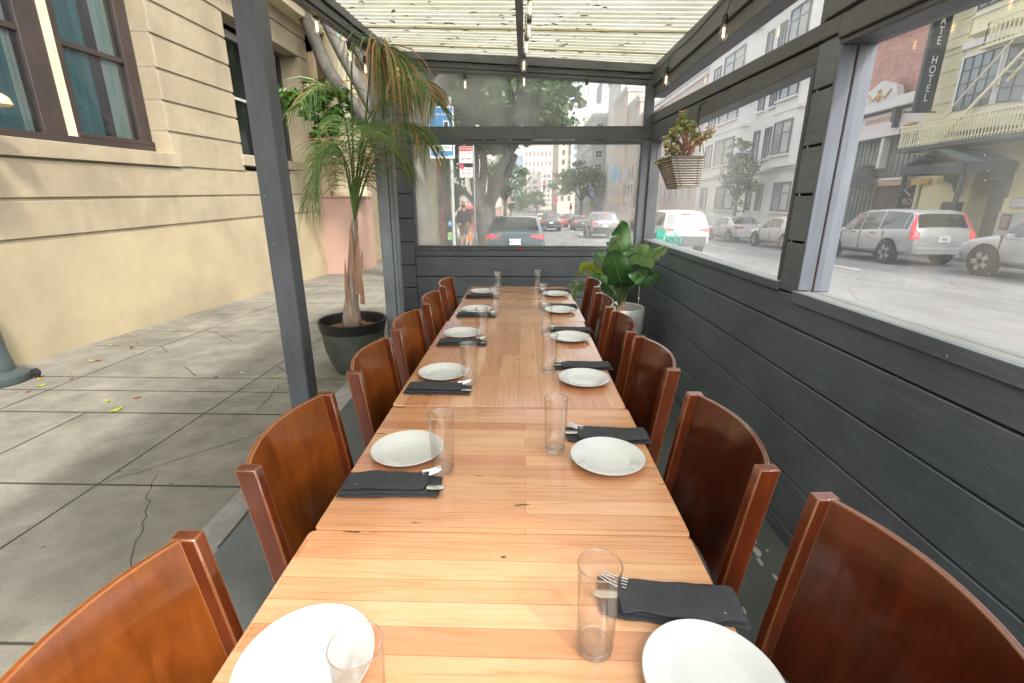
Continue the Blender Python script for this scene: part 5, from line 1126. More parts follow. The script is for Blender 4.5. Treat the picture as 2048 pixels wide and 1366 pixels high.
m = MB(); m.box(FXX+.35, FXX+.45, 22.5, 25.2, -.6, 2.2); qb(m, 'shop_window', basic('shop glass', (.07, .065, .07), .15, .4, 1.5, 0))
m = MB(); m.box(FXX+.28, FXX+.34, 24.3, 25.2, -.5, 1.0); qb(m, 'purple_poster', basic('purple poster', (.08, .07, .18), .4)); m = MB(); m.box(FXX+.28, FXX+.34, 23.5, 23.85, -.2, 1.0); qb(m, 'red_poster', basic('red poster', (.40, .08, .07), .5, .4, 9))
m = MB(); m.tube([(FXX+.3, 22.45, 2.3), (FXX+.3, 22.45, -.6)], .1, 8); qb(m, 'side_pillar', 'yellowtrim')
# shop logo
Lg = thing('window_logo', 'white running figure logo with pale lettering on the dark shop window', 'logo', at(1810, 392, 'x', FXX+.2))
m = MB(); m.bar((0, .28, .42), (0, -.16, .5), .02, .09, (1, 0, 0)); m.bar((0, .38, .12), (0, -.42, .58), .02, .07, (1, 0, 0)); m.bar((0, .42, .02), (0, .12, .3), .02, .08, (1, 0, 0)); m.bar((0, .12, .28), (0, -.28, .02), .02, .08, (1, 0, 0)); m.build('figure', 'text_wh', Lg)
text('KIRO', .40, (0, 0, -.26), FACE_W, basic('pale mauve letters', (.50, .44, .46), .5), Lg, ext=.01)
# dome awning
Aw_ = thing('dome_awning', 'black rounded shop awning with white script along its edge', 'awning', (FXX+.2, 25.75, 2.25))
m = MB(); rows = []
for i in range(9):
    a = pi/2*i/8; rows.append([(-.95*cos(a)*(sin(pi*(.08+.84*j/12))**.5), 1.05*(1-2*j/12)*(1-.25*(i/8)**2), .02+.95*sin(a)*(sin(pi*(.08+.84*j/12))**.6)) for j in range(13)])
m.grid(rows); m.build('fabric', 'black', Aw_, smooth=True, recalc=False)
m = MB(); m.box(-.93, -.90, -.85, .85, -.14, .06); m.build('valance', 'black', Aw_); text('Salon', .30, (-.94, .35, -.03), FACE_W, 'text_wh', Aw_, ext=.003, shear=.35)
# brick building
b = block('brick_building', 'red brick building rising behind the low storefront', 17.9, 30, 22.5, 31.3, 14, 'brick', z0=6.0); 
m = MB(); m.box(17.84, 17.9, 22.75, 23.25, 6.55, 7.9); o = m.build('window', 'glassblue', b); o.location = -b.location
m = MB(); m.box(17.8, 17.89, 22.62, 22.74, 6.45, 8.0); m.box(17.8, 17.89, 23.26, 23.38, 6.45, 8.0); m.box(17.78, 17.89, 22.55, 23.4, 6.38, 6.5); m.box(17.78, 17.89, 22.55, 23.45, 7.95, 8.2); m.box(17.81, 17.88, 22.7, 23.3, 7.1, 7.2); m.build('frame', basic('tan window surround', (.42, .34, .24), .6), o)
# white apartment block
b = block('apartment_building', 'white rendered apartment block with dark framed windows and shallow bays across the road', FXX, 31, 31.4, 50, 16.5, 'offwhite', roof='trimw'); bo = -b.location
def waw(y0, y1, z0, z1, fr='frame_dk', x=FXX):
    m = MB(); m.box(x-.04, x-.01, y0, y1, z0, z1); o = m.build('window', 'glassblue', b); o.location = bo
    m = MB(); t = .09
    for ya_, yb_ in ((y0-t, y0), (y1, y1+t), ((y0+y1)/2-.04, (y0+y1)/2+.04)): m.box(x-.10, x-.0, ya_, yb_, z0-t, z1+t)
    m.box(x-.1, x, y0, y1, z1, z1+t); m.box(x-.1, x, y0, y1, z0-t, z0); m.box(x-.08, x-.041, y0, y1, z0+(z1-z0)*.62, z0+(z1-z0)*.66); m.build('frame', fr, o)
    m = MB(); m.box(x-.22, x, y0-.25, y1+.25, z0-t-.12, z0-t-.002); m.build('sill', 'trimw', o)
    m = MB(); m.box(x-.05, x-.0405, y0+.08, y1-(y1-y0)*.55, z0+.05, z1-.1); m.build('blind', basic('pale blind', (.42, .44, .42), .7), o) if (int(y0*3) % 2) else None
def bayb(y0, y1, z0, z1):
    m = MB(); m.prism([(FXX, y0), (FXX-.55, y0+.35), (FXX-.55, y1-.35), (FXX, y1)], 'z', z0, z1); m.box(FXX-.62, FXX, y0-.02, y1+.02, z1-.08, z1+.14); m.box(FXX-.6, FXX, y0+.2, y1-.2, z0-.1, z0+.08); o = m.build('bay', 'offwhite', b); o.location = bo
for z0, z1 in ((.85, 2.6), (4.5, 6.4), (7.9, 9.4), (11.2, 12.9)):
    if z0 > 1: bayb(31.9, 35.2, z0-.75, z1+.7)
    waw(32.5, 34.5, z0, z1, x=FXX-(.56 if z0 > 1 else 0))
    waw(36.2, 36.9, z0, z1); waw(37.9, 38.6, z0, z1)
    if z0 > 1: bayb(39.6, 45.5, z0-.75, z1+.7)
    waw(41.0, 44.6, z0, z1, x=FXX-(.56 if z0 > 1 else 0)); waw(47.0, 48.4, z0, z1)
m = MB(); m.box(FXX-.12, FXX, 31.4, 50, 3.35, 3.5); m.box(FXX-.25, FXX, 31.4, 50, 3.5, 3.62); m.box(FXX-.1, FXX, 31.4, 50, -1, .2); o = m.build('string_course', 'trimw', b); o.location = bo
b = block('apartment_building', 'pinkish beige apartment block with paired sash windows beyond the white one', FXX, 30, 50.1, 78, 13.5, bmat('pinkish beige brick', (.56, .46, .41)), roof='trimw')
windows(b, 'w', FXX, 51, 77, 1.2, 13, 12, 4, .42, .6, 'glassblue', 'trimw')
windows(b, 's', 50.1, 18, 30, 13.6, 13.7, 1, 1, .1, .1)
b = block('apartment_building', 'tan block with stacked bay windows at the right of the end window', FXX, 30, 78.1, 86, 16.5, bmat('tan render', (.60, .50, .41)), roof='trimw'); windows(b, 'w', FXX, 79, 85.5, -1, 16, 3, 6, .5, .62, 'glassdark', 'trimw')
b = block('apartment_building', 'peach coloured tall block with a plain side wall in the distance on the right', 17.2, 30, 86.2, 98, 19.5, bmat('peach render', (.66, .52, .40)), roof='trimw'); windows(b, 'w', 17.2, 87, 97.5, -1, 19, 4, 7, .45, .6, 'glassblue', 'trimw')
b = block('apartment_building', 'tall plain white block against the sky on the right', 18.5, 27, 100, 114, 26, bmat('white wall', (.70, .69, .66)), roof='trimw'); windows(b, 's', 100, 22.5, 25.5, 19.6, 24, 1, 1, .34, .6, 'glassdark', 'trimw')
b = block('apartment_building', 'grey terrace block with balconies behind the round topped tree', 15.6, 28, 114.5, 150, 20, bmat('grey render', (.42, .41, .39)), roof='offwhite'); windows(b, 'w', 15.6, 116, 149, -1, 19, 9, 7, .5, .55, 'glassdark', 'trimw', 5); windows(b, 's', 114.5, 15.8, 18.2, -1, 19, 1, 7, .6, .5, 'glassdark', 'trimw')
b = block('apartment_building', 'cream ornate corner block with white bay column above the round topped tree', 13.0, 30, 190, 230, 32, bmat('cream render', (.66, .58, .44)), roof='trimw'); windows(b, 's', 190, 13.5, 29.5, 1, 31, 6, 9, .42, .55, 'glassdark', 'trimw')
m = MB(); m.box(17.5, 21.5, 188.6, 190, 6, 32.5); o = m.build('bay_column', 'trimw', b); o.location = -b.location; windows(b, 's', 188.6, 17.7, 21.3, 8, 31, 1, 8, .5, .6, 'glassblue')
# distant towers
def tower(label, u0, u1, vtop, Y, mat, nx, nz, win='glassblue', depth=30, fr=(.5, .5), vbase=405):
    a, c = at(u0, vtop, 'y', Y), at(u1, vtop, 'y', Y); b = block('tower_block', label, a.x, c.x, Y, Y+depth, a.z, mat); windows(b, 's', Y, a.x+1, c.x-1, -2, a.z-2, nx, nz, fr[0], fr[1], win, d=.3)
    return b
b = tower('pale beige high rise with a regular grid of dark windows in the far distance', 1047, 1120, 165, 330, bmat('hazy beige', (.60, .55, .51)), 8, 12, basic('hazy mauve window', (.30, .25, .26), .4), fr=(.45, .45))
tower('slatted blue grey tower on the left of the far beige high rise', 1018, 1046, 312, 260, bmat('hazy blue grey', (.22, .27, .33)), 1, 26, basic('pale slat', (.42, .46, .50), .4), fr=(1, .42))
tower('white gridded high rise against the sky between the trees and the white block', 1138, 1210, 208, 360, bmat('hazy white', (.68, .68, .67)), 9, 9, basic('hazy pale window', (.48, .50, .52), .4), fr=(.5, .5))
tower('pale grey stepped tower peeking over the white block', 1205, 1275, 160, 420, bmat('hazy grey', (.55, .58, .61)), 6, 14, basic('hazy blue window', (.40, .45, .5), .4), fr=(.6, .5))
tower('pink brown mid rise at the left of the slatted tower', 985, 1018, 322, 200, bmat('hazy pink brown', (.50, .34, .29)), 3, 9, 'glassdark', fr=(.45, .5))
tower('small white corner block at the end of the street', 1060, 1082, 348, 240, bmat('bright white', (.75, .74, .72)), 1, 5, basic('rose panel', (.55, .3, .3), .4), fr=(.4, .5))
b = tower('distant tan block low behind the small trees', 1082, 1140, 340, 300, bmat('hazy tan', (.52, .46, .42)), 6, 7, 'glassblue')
# left side of the street
b = block('storefront_building', 'yellow cream building with a pale pilaster beyond the corner building', -12, -4.4, 18.9, 23.2, 7, 'yellow', roof='yellowtrim'); m = MB(); m.box(-4.4, -4.1, 22.2, 23.15, -1.5, 6.4); m.box(-4.4, -4.2, 18.9, 19.4, -1.5, 6.4); o = m.build('pilaster', 'yellowtrim', b); o.location = -b.location
m = MB(); m.box(-4.42, -4.36, 20.5, 22.1, -1.5, 1.2); m.box(-4.42, -4.36, 19.6, 22.1, 2.4, 5); o = m.build('door', 'glassdark', b); o.location = -b.location
b = block('storefront_building', 'terracotta red building with a smooth corner pier on the left sidewalk', -12, -4.3, 23.25, 27.4, 8, bmat('terracotta', (.45, .17, .11)), roof=None); m = MB(); m.box(-4.3, -4.05, 26.6, 27.4, -1.5, 7); o = m.build('corner_pier', bmat('light terracotta', (.62, .26, .18)), b); o.location = -b.location
b = block('apartment_building', 'cream awninged block behind the signs on the left', -14, -4.5, 34, 60, 10, bmat('dull cream', (.5, .46, .38)), roof='trimw'); windows(b, 'e', -4.5, 35, 59, 1, 9.5, 8, 3, .5, .6, 'glassdark', 'trimw'); windows(b, 's', 34, -13, -5, -.4, 9, 3, 3, .5, .6, 'glassdark', 'trimw')
m = MB(); m.box(-4.5, -3.6, 34.5, 44, .9, 1.1); m.box(-4.5, -4.4, 34.2, 58, -2.6, .8); o = m.build('red_shopfront', bmat('faded red', (.5, .14, .13)), b); o.location = -b.location
b = block('apartment_building', 'rose coloured block further down the left side', -14, -4.6, 60.5, 100, 15, bmat('rose render', (.55, .36, .30)), roof='trimw'); windows(b, 'e', -4.6, 62, 99, 0, 14.5, 12, 5, .5, .6, 'glassdark', 'trimw'); windows(b, 's', 60.5, -13, -5, 1, 14, 3, 4, .5, .5, 'glassdark', 'trimw')
b = block('apartment_building', 'pale tan block near the traffic lights on the left', -14, -4.8, 100.5, 150, 17, bmat('pale tan', (.62, .52, .42)), roof='trimw'); windows(b, 'e', -4.8, 102, 149, 0, 16, 14, 5, .5, .6, 'glassdark')
# ------------------------------------------------------------------ cars
def carpaint(name, col, met=.3):
    s = NT(name); s.p.inputs['Base Color'].default_value = col+(1,); s.p.inputs['Metallic'].default_value = met; s.p.inputs['Roughness'].default_value = .32
    s.p.inputs['Coat Weight'].default_value = 1; s.p.inputs['Coat Roughness'].default_value = .04
    n = s.noise(s.coord((1, 1, 3)), 3, 3); r = s.ramp(n, [(.3, sc3(col, .88)), (.7, sc3(col, 1.06))]); s.base(r); return s.m
SH = {
 'suv': dict(L=4.5, W=.91, zl=.32, st=[(-2.25, .46, .80, .83, .80), (-2.23, .36, .98, 1.02, .86), (-2.14, .33, 1.06, 1.13, .90), (-1.93, .33, 1.08, 1.52, .91), (-1.78, .33, 1.08, 1.63, .91), (-.75, .31, 1.04, 1.69, .91), (.1, .31, 1.00, 1.67, .91), (.5, .31, .98, 1.58, .91), (1.12, .31, .98, 1.06, .90), (1.85, .33, .88, .93, .88), (2.15, .36, .76, .80, .80), (2.25, .42, .62, .66, .70)], cab=(2, 8), wy=(-1.28, 1.34), wr=.36),
 'sedan': dict(L=4.6, W=.89, zl=.28, st=[(-2.3, .42, .72, .76, .76), (-2.27, .34, .90, .93, .84), (-2.0, .30, .95, .99, .87), (-1.55, .29, .95, 1.01, .89), (-.85, .28, .94, 1.34, .89), (-.4, .28, .92, 1.42, .89), (.25, .28, .90, 1.40, .89), (1.05, .28, .88, .97, .88), (1.8, .30, .78, .84, .86), (2.15, .33, .66, .70, .78), (2.3, .38, .54, .58, .68)], cab=(3, 7), wy=(-1.32, 1.40), wr=.32),
 'hatch': dict(L=4.45, W=.9, zl=.28, st=[(-2.22, .42, .78, .82, .78), (-2.2, .34, .93, .97, .85), (-1.98, .30, .97, 1.03, .89), (-1.05, .28, .95, 1.39, .89), (-.5, .28, .92, 1.44, .89), (.25, .28, .90, 1.40, .89), (1.05, .28, .88, .97, .88), (1.75, .30, .78, .84, .86), (2.1, .33, .66, .70, .78), (2.22, .38, .54, .58, .68)], cab=(2, 6), wy=(-1.3, 1.38), wr=.33),
 'van': dict(L=5.2, W=.98, zl=.32, st=[(-2.6, .42, 1.0, 1.05, .92), (-2.58, .34, 1.15, 1.9, .95), (-2.5, .32, 1.2, 2.1, .97), (-1.5, .31, 1.2, 2.2, .98), (.6, .31, 1.15, 2.18, .98), (1.1, .31, 1.1, 2.05, .98), (1.75, .31, 1.1, 1.22, .95), (2.4, .34, .9, .98, .9), (2.6, .42, .7, .74, .8)], cab=(1, 6), wy=(-1.6, 1.7), wr=.36)}
def make_car(kind, paint, label, x, y, brake=False, detail=2, tall=False, lower=None, group=None, cat='car', name='parked_car', rz=0, plate=None, z=None):
    S_ = SH[kind]; st = S_['st']; y0c = y+S_['L']/2
    sl_ = math.atan(-.026 if y < 118 else 0)
    t = thing(name, label, cat, (x, y0c, (zroad(y0c) if z is None else z)+.006), group=group); t.rotation_euler = (sl_, 0, rz)
    body, glass = MB(), MB(); rings = []
    for (yy, zb, bz, rz_, wd) in st:
        cab = rz_-bz > .2; wr_ = wd*(.985-.22*min(1, (rz_-bz)/.6)) if cab else wd*.93
        half = [(0, zb), (wd*.86, zb), (wd*.97, zb+.10), (wd, zb+(bz-zb)*.5), (wd*.985, bz-.04), (wd*.96, bz), (wr_, rz_-.045), (wr_*.93, rz_-.01), (wr_*.6, rz_+.012), (0, rz_+.02)]
        rings.append([V((px, yy, pz)) for px, pz in half]+[V((-px, yy, pz)) for px, pz in half[-2:0:-1]])
    n = len(rings[0]); 
    for r in rings: body.v += [tuple(p) for p in r]
    c0, c1 = S_['cab']
    for i in range(len(rings)-1):
        for k in range(n):
            q = (i*n+k, i*n+(k+1) % n, (i+1)*n+(k+1) % n, (i+1)*n+k)
            sideg = k in (5, n-6) and c0 < i < c1-0 and i+1 <= c1
            if kind == 'van' and k in (5, n-6): sideg = i >= 3 and i < c1
            rearg = k in (6, 7, 8, n-9, n-8, n-7) and i == c0 and detail > 0
            frontg = k in (7, 8, n-9, n-8) and i == c1-1
            body.f.append(q)
            if sideg or rearg or frontg:
                vs = [V(body.v[j]) for j in q]; c = sum(vs, V())/4
                nn = (vs[1]-vs[0]).cross(vs[3]-vs[0]).normalized(); 
                if nn.dot(c-V((0, c.y, .8))) < 0: nn = -nn
                sh = .93 if sideg else 1.0
                vs2 = [c+(v-c)*sh+nn*.006 for v in vs]
                if rearg: vs2 = [V((v.x*.93, v.y, v.z)) for v in vs2]
                glass.add(vs2, [(0, 1, 2, 3)])
    body.f += [tuple(range(n)), tuple((len(rings)-1)*n+k for k in range(n))]
    bo_ = body.build('body', paint, t, smooth=True, angle=38)
    glass.build('windows', 'carglass', t, smooth=False)
    W_ = S_['W']; r = S_['wr']
    for wy in S_['wy']:
        for sx in (-1, 1):
            m = MB(); m.disc((sx*(W_-.02), wy, r+.03), r+.06, 'x', 26, .06); m.build('wheel_arch', 'gap', t)
            w_ = thing('wheel', None, None, (sx*(W_-.075), wy, r)); w_.parent = t
            del_ = MB(); del_.tube([(-.105*sx, 0, 0), (-.09*sx, 0, 0), (.09*sx, 0, 0), (.108*sx, 0, 0)], [r*.9, r, r, r*.93], 28); del_.build('tyre', 'tyre', w_, smooth=True, angle=30)
            m = MB(); m.disc((.112*sx, 0, 0), r*.62, 'x', 24, .012)
            if detail > 1:
                m = MB(); m.disc((.095*sx, 0, 0), r*.64, 'x', 24, .01)
                for k in range(5): a = k*2*pi/5; m.bar((.112*sx, 0, 0), (.112*sx, cos(a)*r*.62, sin(a)*r*.62), .03, r*.34, (0, -sin(a), cos(a)))
                m.lathe([(r*.60, -.0), (r*.66, .004), (r*.66, .012), (r*.6, .012)], 24) if 0 else None
            m.build('rim', 'rim', w_)
    yb = st[1][0]; bz = st[2][2]; zb = st[0][1]
    m = MB(); m.box(-W_*.84, W_*.84, yb-.075, yb+.05, zb-.10, zb+.10 if kind != 'suv' or not lower else zb+.24); m.box(-W_*.97, W_*.97, yb+.1, yb+.4, zb-.11, zb-.02) if 0 else None
    m.build('rear_bumper', lower or paint, t, bevel=.02, seg=2)
    m = MB(); m.box(-W_*.9, W_*.9, S_['wy'][0]+r+.08, S_['wy'][1]-r-.08, st[4][1]-.07, st[4][1]+.04); m.build('sill_trim', lower or 'blackplastic', t)
    pz = .62 if kind != 'suv' else .82; py = yb-.045 if kind != 'suv' else st[1][0]-.02
    zpl = .70 if kind in ('sedan', 'hatch') else .80
    m = MB(); m.box(-.17, .17, st[0][0]-.035, st[0][0]-.005, zpl-.085 - (.0 if kind != 'van' else -.1), zpl+.085); pl_ = m.build('number_plate', 'platew', t)
    if plate: text(plate, .085, (0, st[0][0]-.038, zpl), FACE_S, 'text_dk', pl_, ext=.001)
    lm = 'brake' if brake else 'tail'
    for sx in (-1, 1):
        m = MB()
        if tall:
            P0 = [(st[2], .78, 1.04), (st[3], 1.04, 1.47)]
            za = [(.80, st[1][0]-.012, .90), (.98, st[1][0]+.0, .885), (1.08, st[2][0]-.02, .86), (1.25, st[2][0]+.055, .80), (1.42, st[2][0]+.15, .745), (1.52, st[3][0]-.03, .71)]
            rows = [[(sx*xw, yv+.19, z_) , (sx*(xw+.016), yv+.06-.05*(z_ < 1), z_), (sx*(xw-.01), yv-.004, z_), (sx*(xw-(.16 if z_ < 1.05 else .055)), yv-.012, z_)] for z_, yv, xw in za]; m.grid(rows)
            m.build('tail_light', 'tailp', t, smooth=True, recalc=False)
        else:
            hx = W_*.93; zt_ = bz-.06
            m.hexa([(sx*W_*.52, yb-.03, zt_-.07), (sx*W_*.95, yb-.025, zt_-.15), (sx*W_*.52, yb+.1, zt_-.07), (sx*W_*.99, yb+.34, zt_-.08), (sx*W_*.52, yb-.02, zt_-.01), (sx*W_*.95, yb+.0, zt_+.01), (sx*W_*.52, yb+.1, zt_-.01), (sx*W_*.985, yb+.38, zt_+.01)])
            m.build('tail_light', 'tail', t)
            if brake: MB().disc((sx*W_*.86, yb-.025, zt_-.06), .055, 'y', 12, .03).build('brake_light', 'brake', t)
        mm = MB(); fy = st[6 if kind != 'hatch' else 5][0]+.55; mm.box(sx*(W_+.01) if sx > 0 else -(W_+.19), sx*(W_+.19) if sx > 0 else -(W_+.01), fy, fy+.10, .93, 1.07); mm.build('side_mirror', paint, t, bevel=.03, seg=2)
        if detail > 1:
            for hy in ((-.55, .35) if kind != 'sedan' else (-.45, .4)): MB().box(min(sx*W_, sx*(W_+.03)), max(sx*W_, sx*(W_+.03)), hy-.09, hy+.09, bz-.13, bz-.10).build('door_handle', paint if kind != 'suv' else 'darkgreen', t, bevel=.008)
            m = MB()
            for hy in (-1.0 if kind == 'suv' else -.85, .05, 1.0): m.box(min(sx*(W_-.03), sx*(W_+.0025)), max(sx*(W_-.03), sx*(W_+.0025)), hy-.006, hy+.006, .42, bz-.05)
            m.build('door_seam', 'gap', t)
    if brake:
        i = c0+1; MB().box(-.16, .16, st[i][0]-.05, st[i][0]+.02, st[i][3]-.01, st[i][3]+.03).build('high_brake_light', 'brake', t)
    return t
MT['tailp'] = basic('pink red tail lamp', (.75, .06, .08), .15, .12, 8, 0, coat=1, emit=(1, .05, .08), es=.35)
wht = carpaint('white car paint', (.55, .55, .54), 0); slv = carpaint('silver car paint', (.50, .51, .53), .35); dk = carpaint('dark car paint', (.045, .05, .06), .2); blu = carpaint('blue grey car paint', (.065, .095, .11), .3); red_ = carpaint('red car paint', (.35, .03, .03), .1); gry = carpaint('grey car paint', (.22, .23, .24), .3)
make_car('suv', slv, 'silver crossover parked across the road with tall pinkish tail lights', 12.5, 14.35, tall=True, plate='5RKC', lower='darkgreen' if 0 else None)
make_car('suv', slv, 'silver blue car at the right edge, only its front wheel and bonnet showing', 12.65, 8.65, group='silver cars parked across the road')
make_car('sedan', wht, 'white sedan parked across the road behind the dark post', 12.5, 20.4)
make_car('sedan', slv, 'silver sedan parked in front of the narrow tree', 12.5, 26.2)
make_car('suv', wht, 'white SUV driving away with lit brake lights and dark lower bumper', 6.25, 18.3, brake=True, lower=basic('dark cladding', (.07, .075, .08), .6), name='moving_car', plate='8TBK')
make_car('hatch', blu, 'blue grey hatchback parked at the near kerb just beyond the end wall', -.22, 14.2, plate='8KMY719')
# windows of the nearer parked cars continue with rows further away
make_car('sedan', wht, 'white car parked ahead of the blue grey hatchback', -.25, 20.3, brake=True, detail=1)
make_car('suv', gry, 'grey SUV with lit brake lights in the middle lane, nearer of the queue', 5.3, 31, brake=True, detail=1, lower='blackplastic', name='moving_car')
make_car('suv', dk, 'dark car with lit brake lights left of the queue, nearest the kerb lane', 2.55, 44, brake=True, detail=1, name='moving_car')
make_car('sedan', dk, 'black sedan queuing in the middle lane', 5.9, 47, brake=True, detail=1, name='moving_car')
make_car('sedan', red_, 'orange red car between the two dark queuing cars', 4.5, 58, brake=True, detail=1, name='moving_car')
make_car('suv', wht, 'white car far ahead in the queue left lane', 2.4, 60, brake=True, detail=1, name='moving_car')
make_car('sedan', slv, 'small silver car far down the queue', 4.6, 72, brake=True, detail=1, name='moving_car')
make_car('suv', dk, 'farthest dark car before the traffic light', 7.4, 76, brake=True, detail=1, name='moving_car')
make_car('van', gry, 'grey van parked on the right behind the queue', 12.2, 49, detail=1, cat='van', name='parked_van')
make_car('sedan', gry, 'grey sedan parked right of the grey van', 12.5, 38, detail=1)
for i, (yy, pp) in enumerate(((28, red_), (34.5, slv), (41, wht), (47.5, dk), (54, gry))):
    make_car('sedan', pp, ('small red', 'small silver', 'small white', 'small black', 'small grey')[i]+' car parked at the left kerb down the street', -.25, yy, detail=1, group='cars parked along the left kerb')
# badge of the hatchback: small chrome emblem
# ------------------------------------------------------------------ kerbside signs, meter, signals
def sgn(name, label, loc, w_, h_, mat, name2='sign_panel'):
    t = thing(name, label, 'sign', loc); MB().box(-w_/2, w_/2, -.008, .008, -h_/2, h_/2).build(name2, mat, t, bevel=.006); return t
p = at(883, 266, 'y', 9.0)
MT['signblue'] = basic('blue sign sheet', (.03, .20, .42), .4, .06, 3, 0); MT['signwhite'] = basic('white sign sheet', (.70, .70, .70), .4, .05, 3, 0); MT['signred'] = basic('red sign sheet', (.62, .05, .08), .4)
t = sgn('parking_sign', 'blue pay by phone parking sign on the pale pole near the fig trunk', (p.x, 9.0, p.z), .45, .86, 'signwhite')
MB().box(-.205, .205, -.011, -.0085, -.38, .41).build('blue_field', 'signblue', t)
MB().box(.04, .135, -.014, -.0115, .0, .20).build('phone_frame', 'signwhite', t); MB().box(.052, .123, -.0165, -.0145, .02, .18).build('phone_screen', 'gap', t)
MB().box(-.16, .18, -.014, -.0115, -.30, -.19).build('number_panel', 'signwhite', t)
text('PAY BY PHONE', .055, (0, -.013, .30), FACE_S, 'text_wh', t); text('PAY', .05, (-.1, -.013, .08), FACE_S, 'text_wh', t); text('13407504', .065, (.01, -.0155, -.245), FACE_S, 'text_dk', t); text('DIAL 311', .03, (.01, -.0155, -.35), FACE_S, 'text_wh', t)
x = at(905, 400, 'y', 9.03).x
t = tag(thing('sign_post', '', ''), 'pale green grey pole carrying the blue parking sign', 'pole'); t.location = (x, 9.05, zwalk(9)); MB().tube([(0, 0, 0), (0, 0, 3.3)], .033, 12).build('pole', basic('galvanised green grey', (.36, .42, .40), .5), t, smooth=True); MB().tube([(0, 0, 2.06), (0, 0, 2.10)], .042, 12).build('clamp', 'rim', t); MB().box(-.05, .05, -.04, -.035, 0.45, .65).build('red_sticker', 'signred', t)
p = at(932, 324, 'y', 15.5)
t = sgn('parking_sign', 'upper white and red tow away sign on the thin post', (p.x, 15.5, at(932, 314, 'y', 15.5).z), .42, .62, 'signwhite'); MB().box(-.2, .2, -.011, -.0085, .17, .30).build('red_band', 'signred', t); text('TOW AWAY', .07, (0, -.013, .235), FACE_S, 'text_wh', t); text('NO STOPPING', .05, (.02, -.0105, .10), FACE_S, 'signred', t); text('7AM  9AM', .08, (0, -.0105, -.06), FACE_S, 'text_dk', t)
t = sgn('parking_sign', 'lower white and red no stopping sign on the thin post', (p.x, 15.5, at(932, 341, 'y', 15.5).z), .42, .44, 'signwhite'); MB().disc((-.13, -.011, .12), .07, 'y', 20, .004).build('red_disc', 'signred', t); text('NO STOPPING', .045, (.03, -.0105, .04), FACE_S, 'signred', t); text('3PM  7PM', .07, (0, -.0105, -.09), FACE_S, 'signred', t)
x = at(949, 400, 'y', 15.55).x
t = tag(thing('sign_post', '', ''), 'thin grey post carrying the two red and white signs', 'pole'); t.location = (x, 15.56, zwalk(15.5)); MB().tube([(0, 0, 0), (0, 0, 3.4)], .03, 10).build('pole', 'rim', t, smooth=True)
p = at(902, 440, 'y', 10.9)
t = thing('parking_meter', 'black parking pay station with a blue P disc and a green notice', 'parking meter', (p.x, 10.9, zwalk(10.9))); hh = at(902, 433, 'y', 10.9).z-zwalk(10.9)
MB().box(-.11, .11, -.12, .12, 0, hh-.06).build('body', 'blackplastic', t, bevel=.02); m = MB(); m.prism([(-.13, hh-.06), (.13, hh-.06), (.13, hh-.02), (-.13, hh+.02)], 'x', -.13, .13); m.build('cap', 'blackplastic', t)
dz = at(902, 447, 'y', 10.9).z-zwalk(10.9); MB().disc((0, -.125, dz), .065, 'y', 24, .008).build('blue_disc', 'signblue', t); text('P', .09, (0, -.131, dz), FACE_S, 'text_wh', t)
dz = at(902, 471, 'y', 10.9).z-zwalk(10.9); MB().box(-.065, .065, -.127, -.121, dz-.09, dz+.07).build('notice', 'signwhite', t); MB().box(-.055, .055, -.130, -.1275, dz-.08, dz+.06).build('green_panel', basic('green panel', (.2, .42, .08), .5), t)
p = at(941, 480, 'y', 16)
t = thing('kerb_marker', 'small orange and white striped marker post by the fig tree', 'marker', (p.x, 16, zwalk(16))); MB().tube([(0, 0, 0), (0, 0, .75)], .025, 8).build('post', 'signwhite', t); MB().box(-.07, .07, -.03, -.026, .42, .68).build('panel', basic('orange panel', (.8, .25, .05), .5), t)
# traffic signal with mast arm
t = thing('traffic_signal', 'traffic light on a long curved mast arm showing red far down the street', 'traffic light', (-1.6, 96, zwalk(96)))
m = MB(); m.tube(spline([(0, 0, 0), (0, 0, 5.2), (.6, 0, 6.2), (3.0, 0, 6.9), (5.6, 0, 7.1)], 5), .10, 8); m.build('mast', 'rim', t, smooth=True); MB().box(5.3, 5.75, -.2, .1, 6.3, 7.6).build('signal_head', 'gap', t); MB().disc((5.52, -.22, 7.3), .19, 'y', 14, .06).build('red_lamp', 'brake', t); MB().box(.4, 2.2, -.05, .05, 5.1, 5.6).build('street_name_board', basic('green street board', (.03, .30, .14), .5), t)
t = thing('traffic_signal', 'red traffic light on a straight post left of the round topped tree', 'traffic light', (8.9, 92, zroad(92))); MB().tube([(0, 0, 0), (0, 0, 3.6)], .09, 8).build('post', 'darkgreen', t); MB().box(-.22, .22, -.2, .1, 2.5, 3.7).build('signal_head', 'gap', t); MB().disc((0, -.22, 3.4), .2, 'y', 14, .06).build('red_lamp', 'brake', t)
t = thing('round_sign', 'round red sign left of the round topped tree', 'sign', (at(1111, 400, 'y', 92).x, 92, zroad(92))); MB().tube([(0, 0, 0), (0, 0, 3.6)], .06, 8).build('post', 'rim', t); MB().disc((0, -.08, at(1111, 400, 'y', 92).z-zroad(92)), .45, 'y', 24, .05).build('disc', 'signred', t)
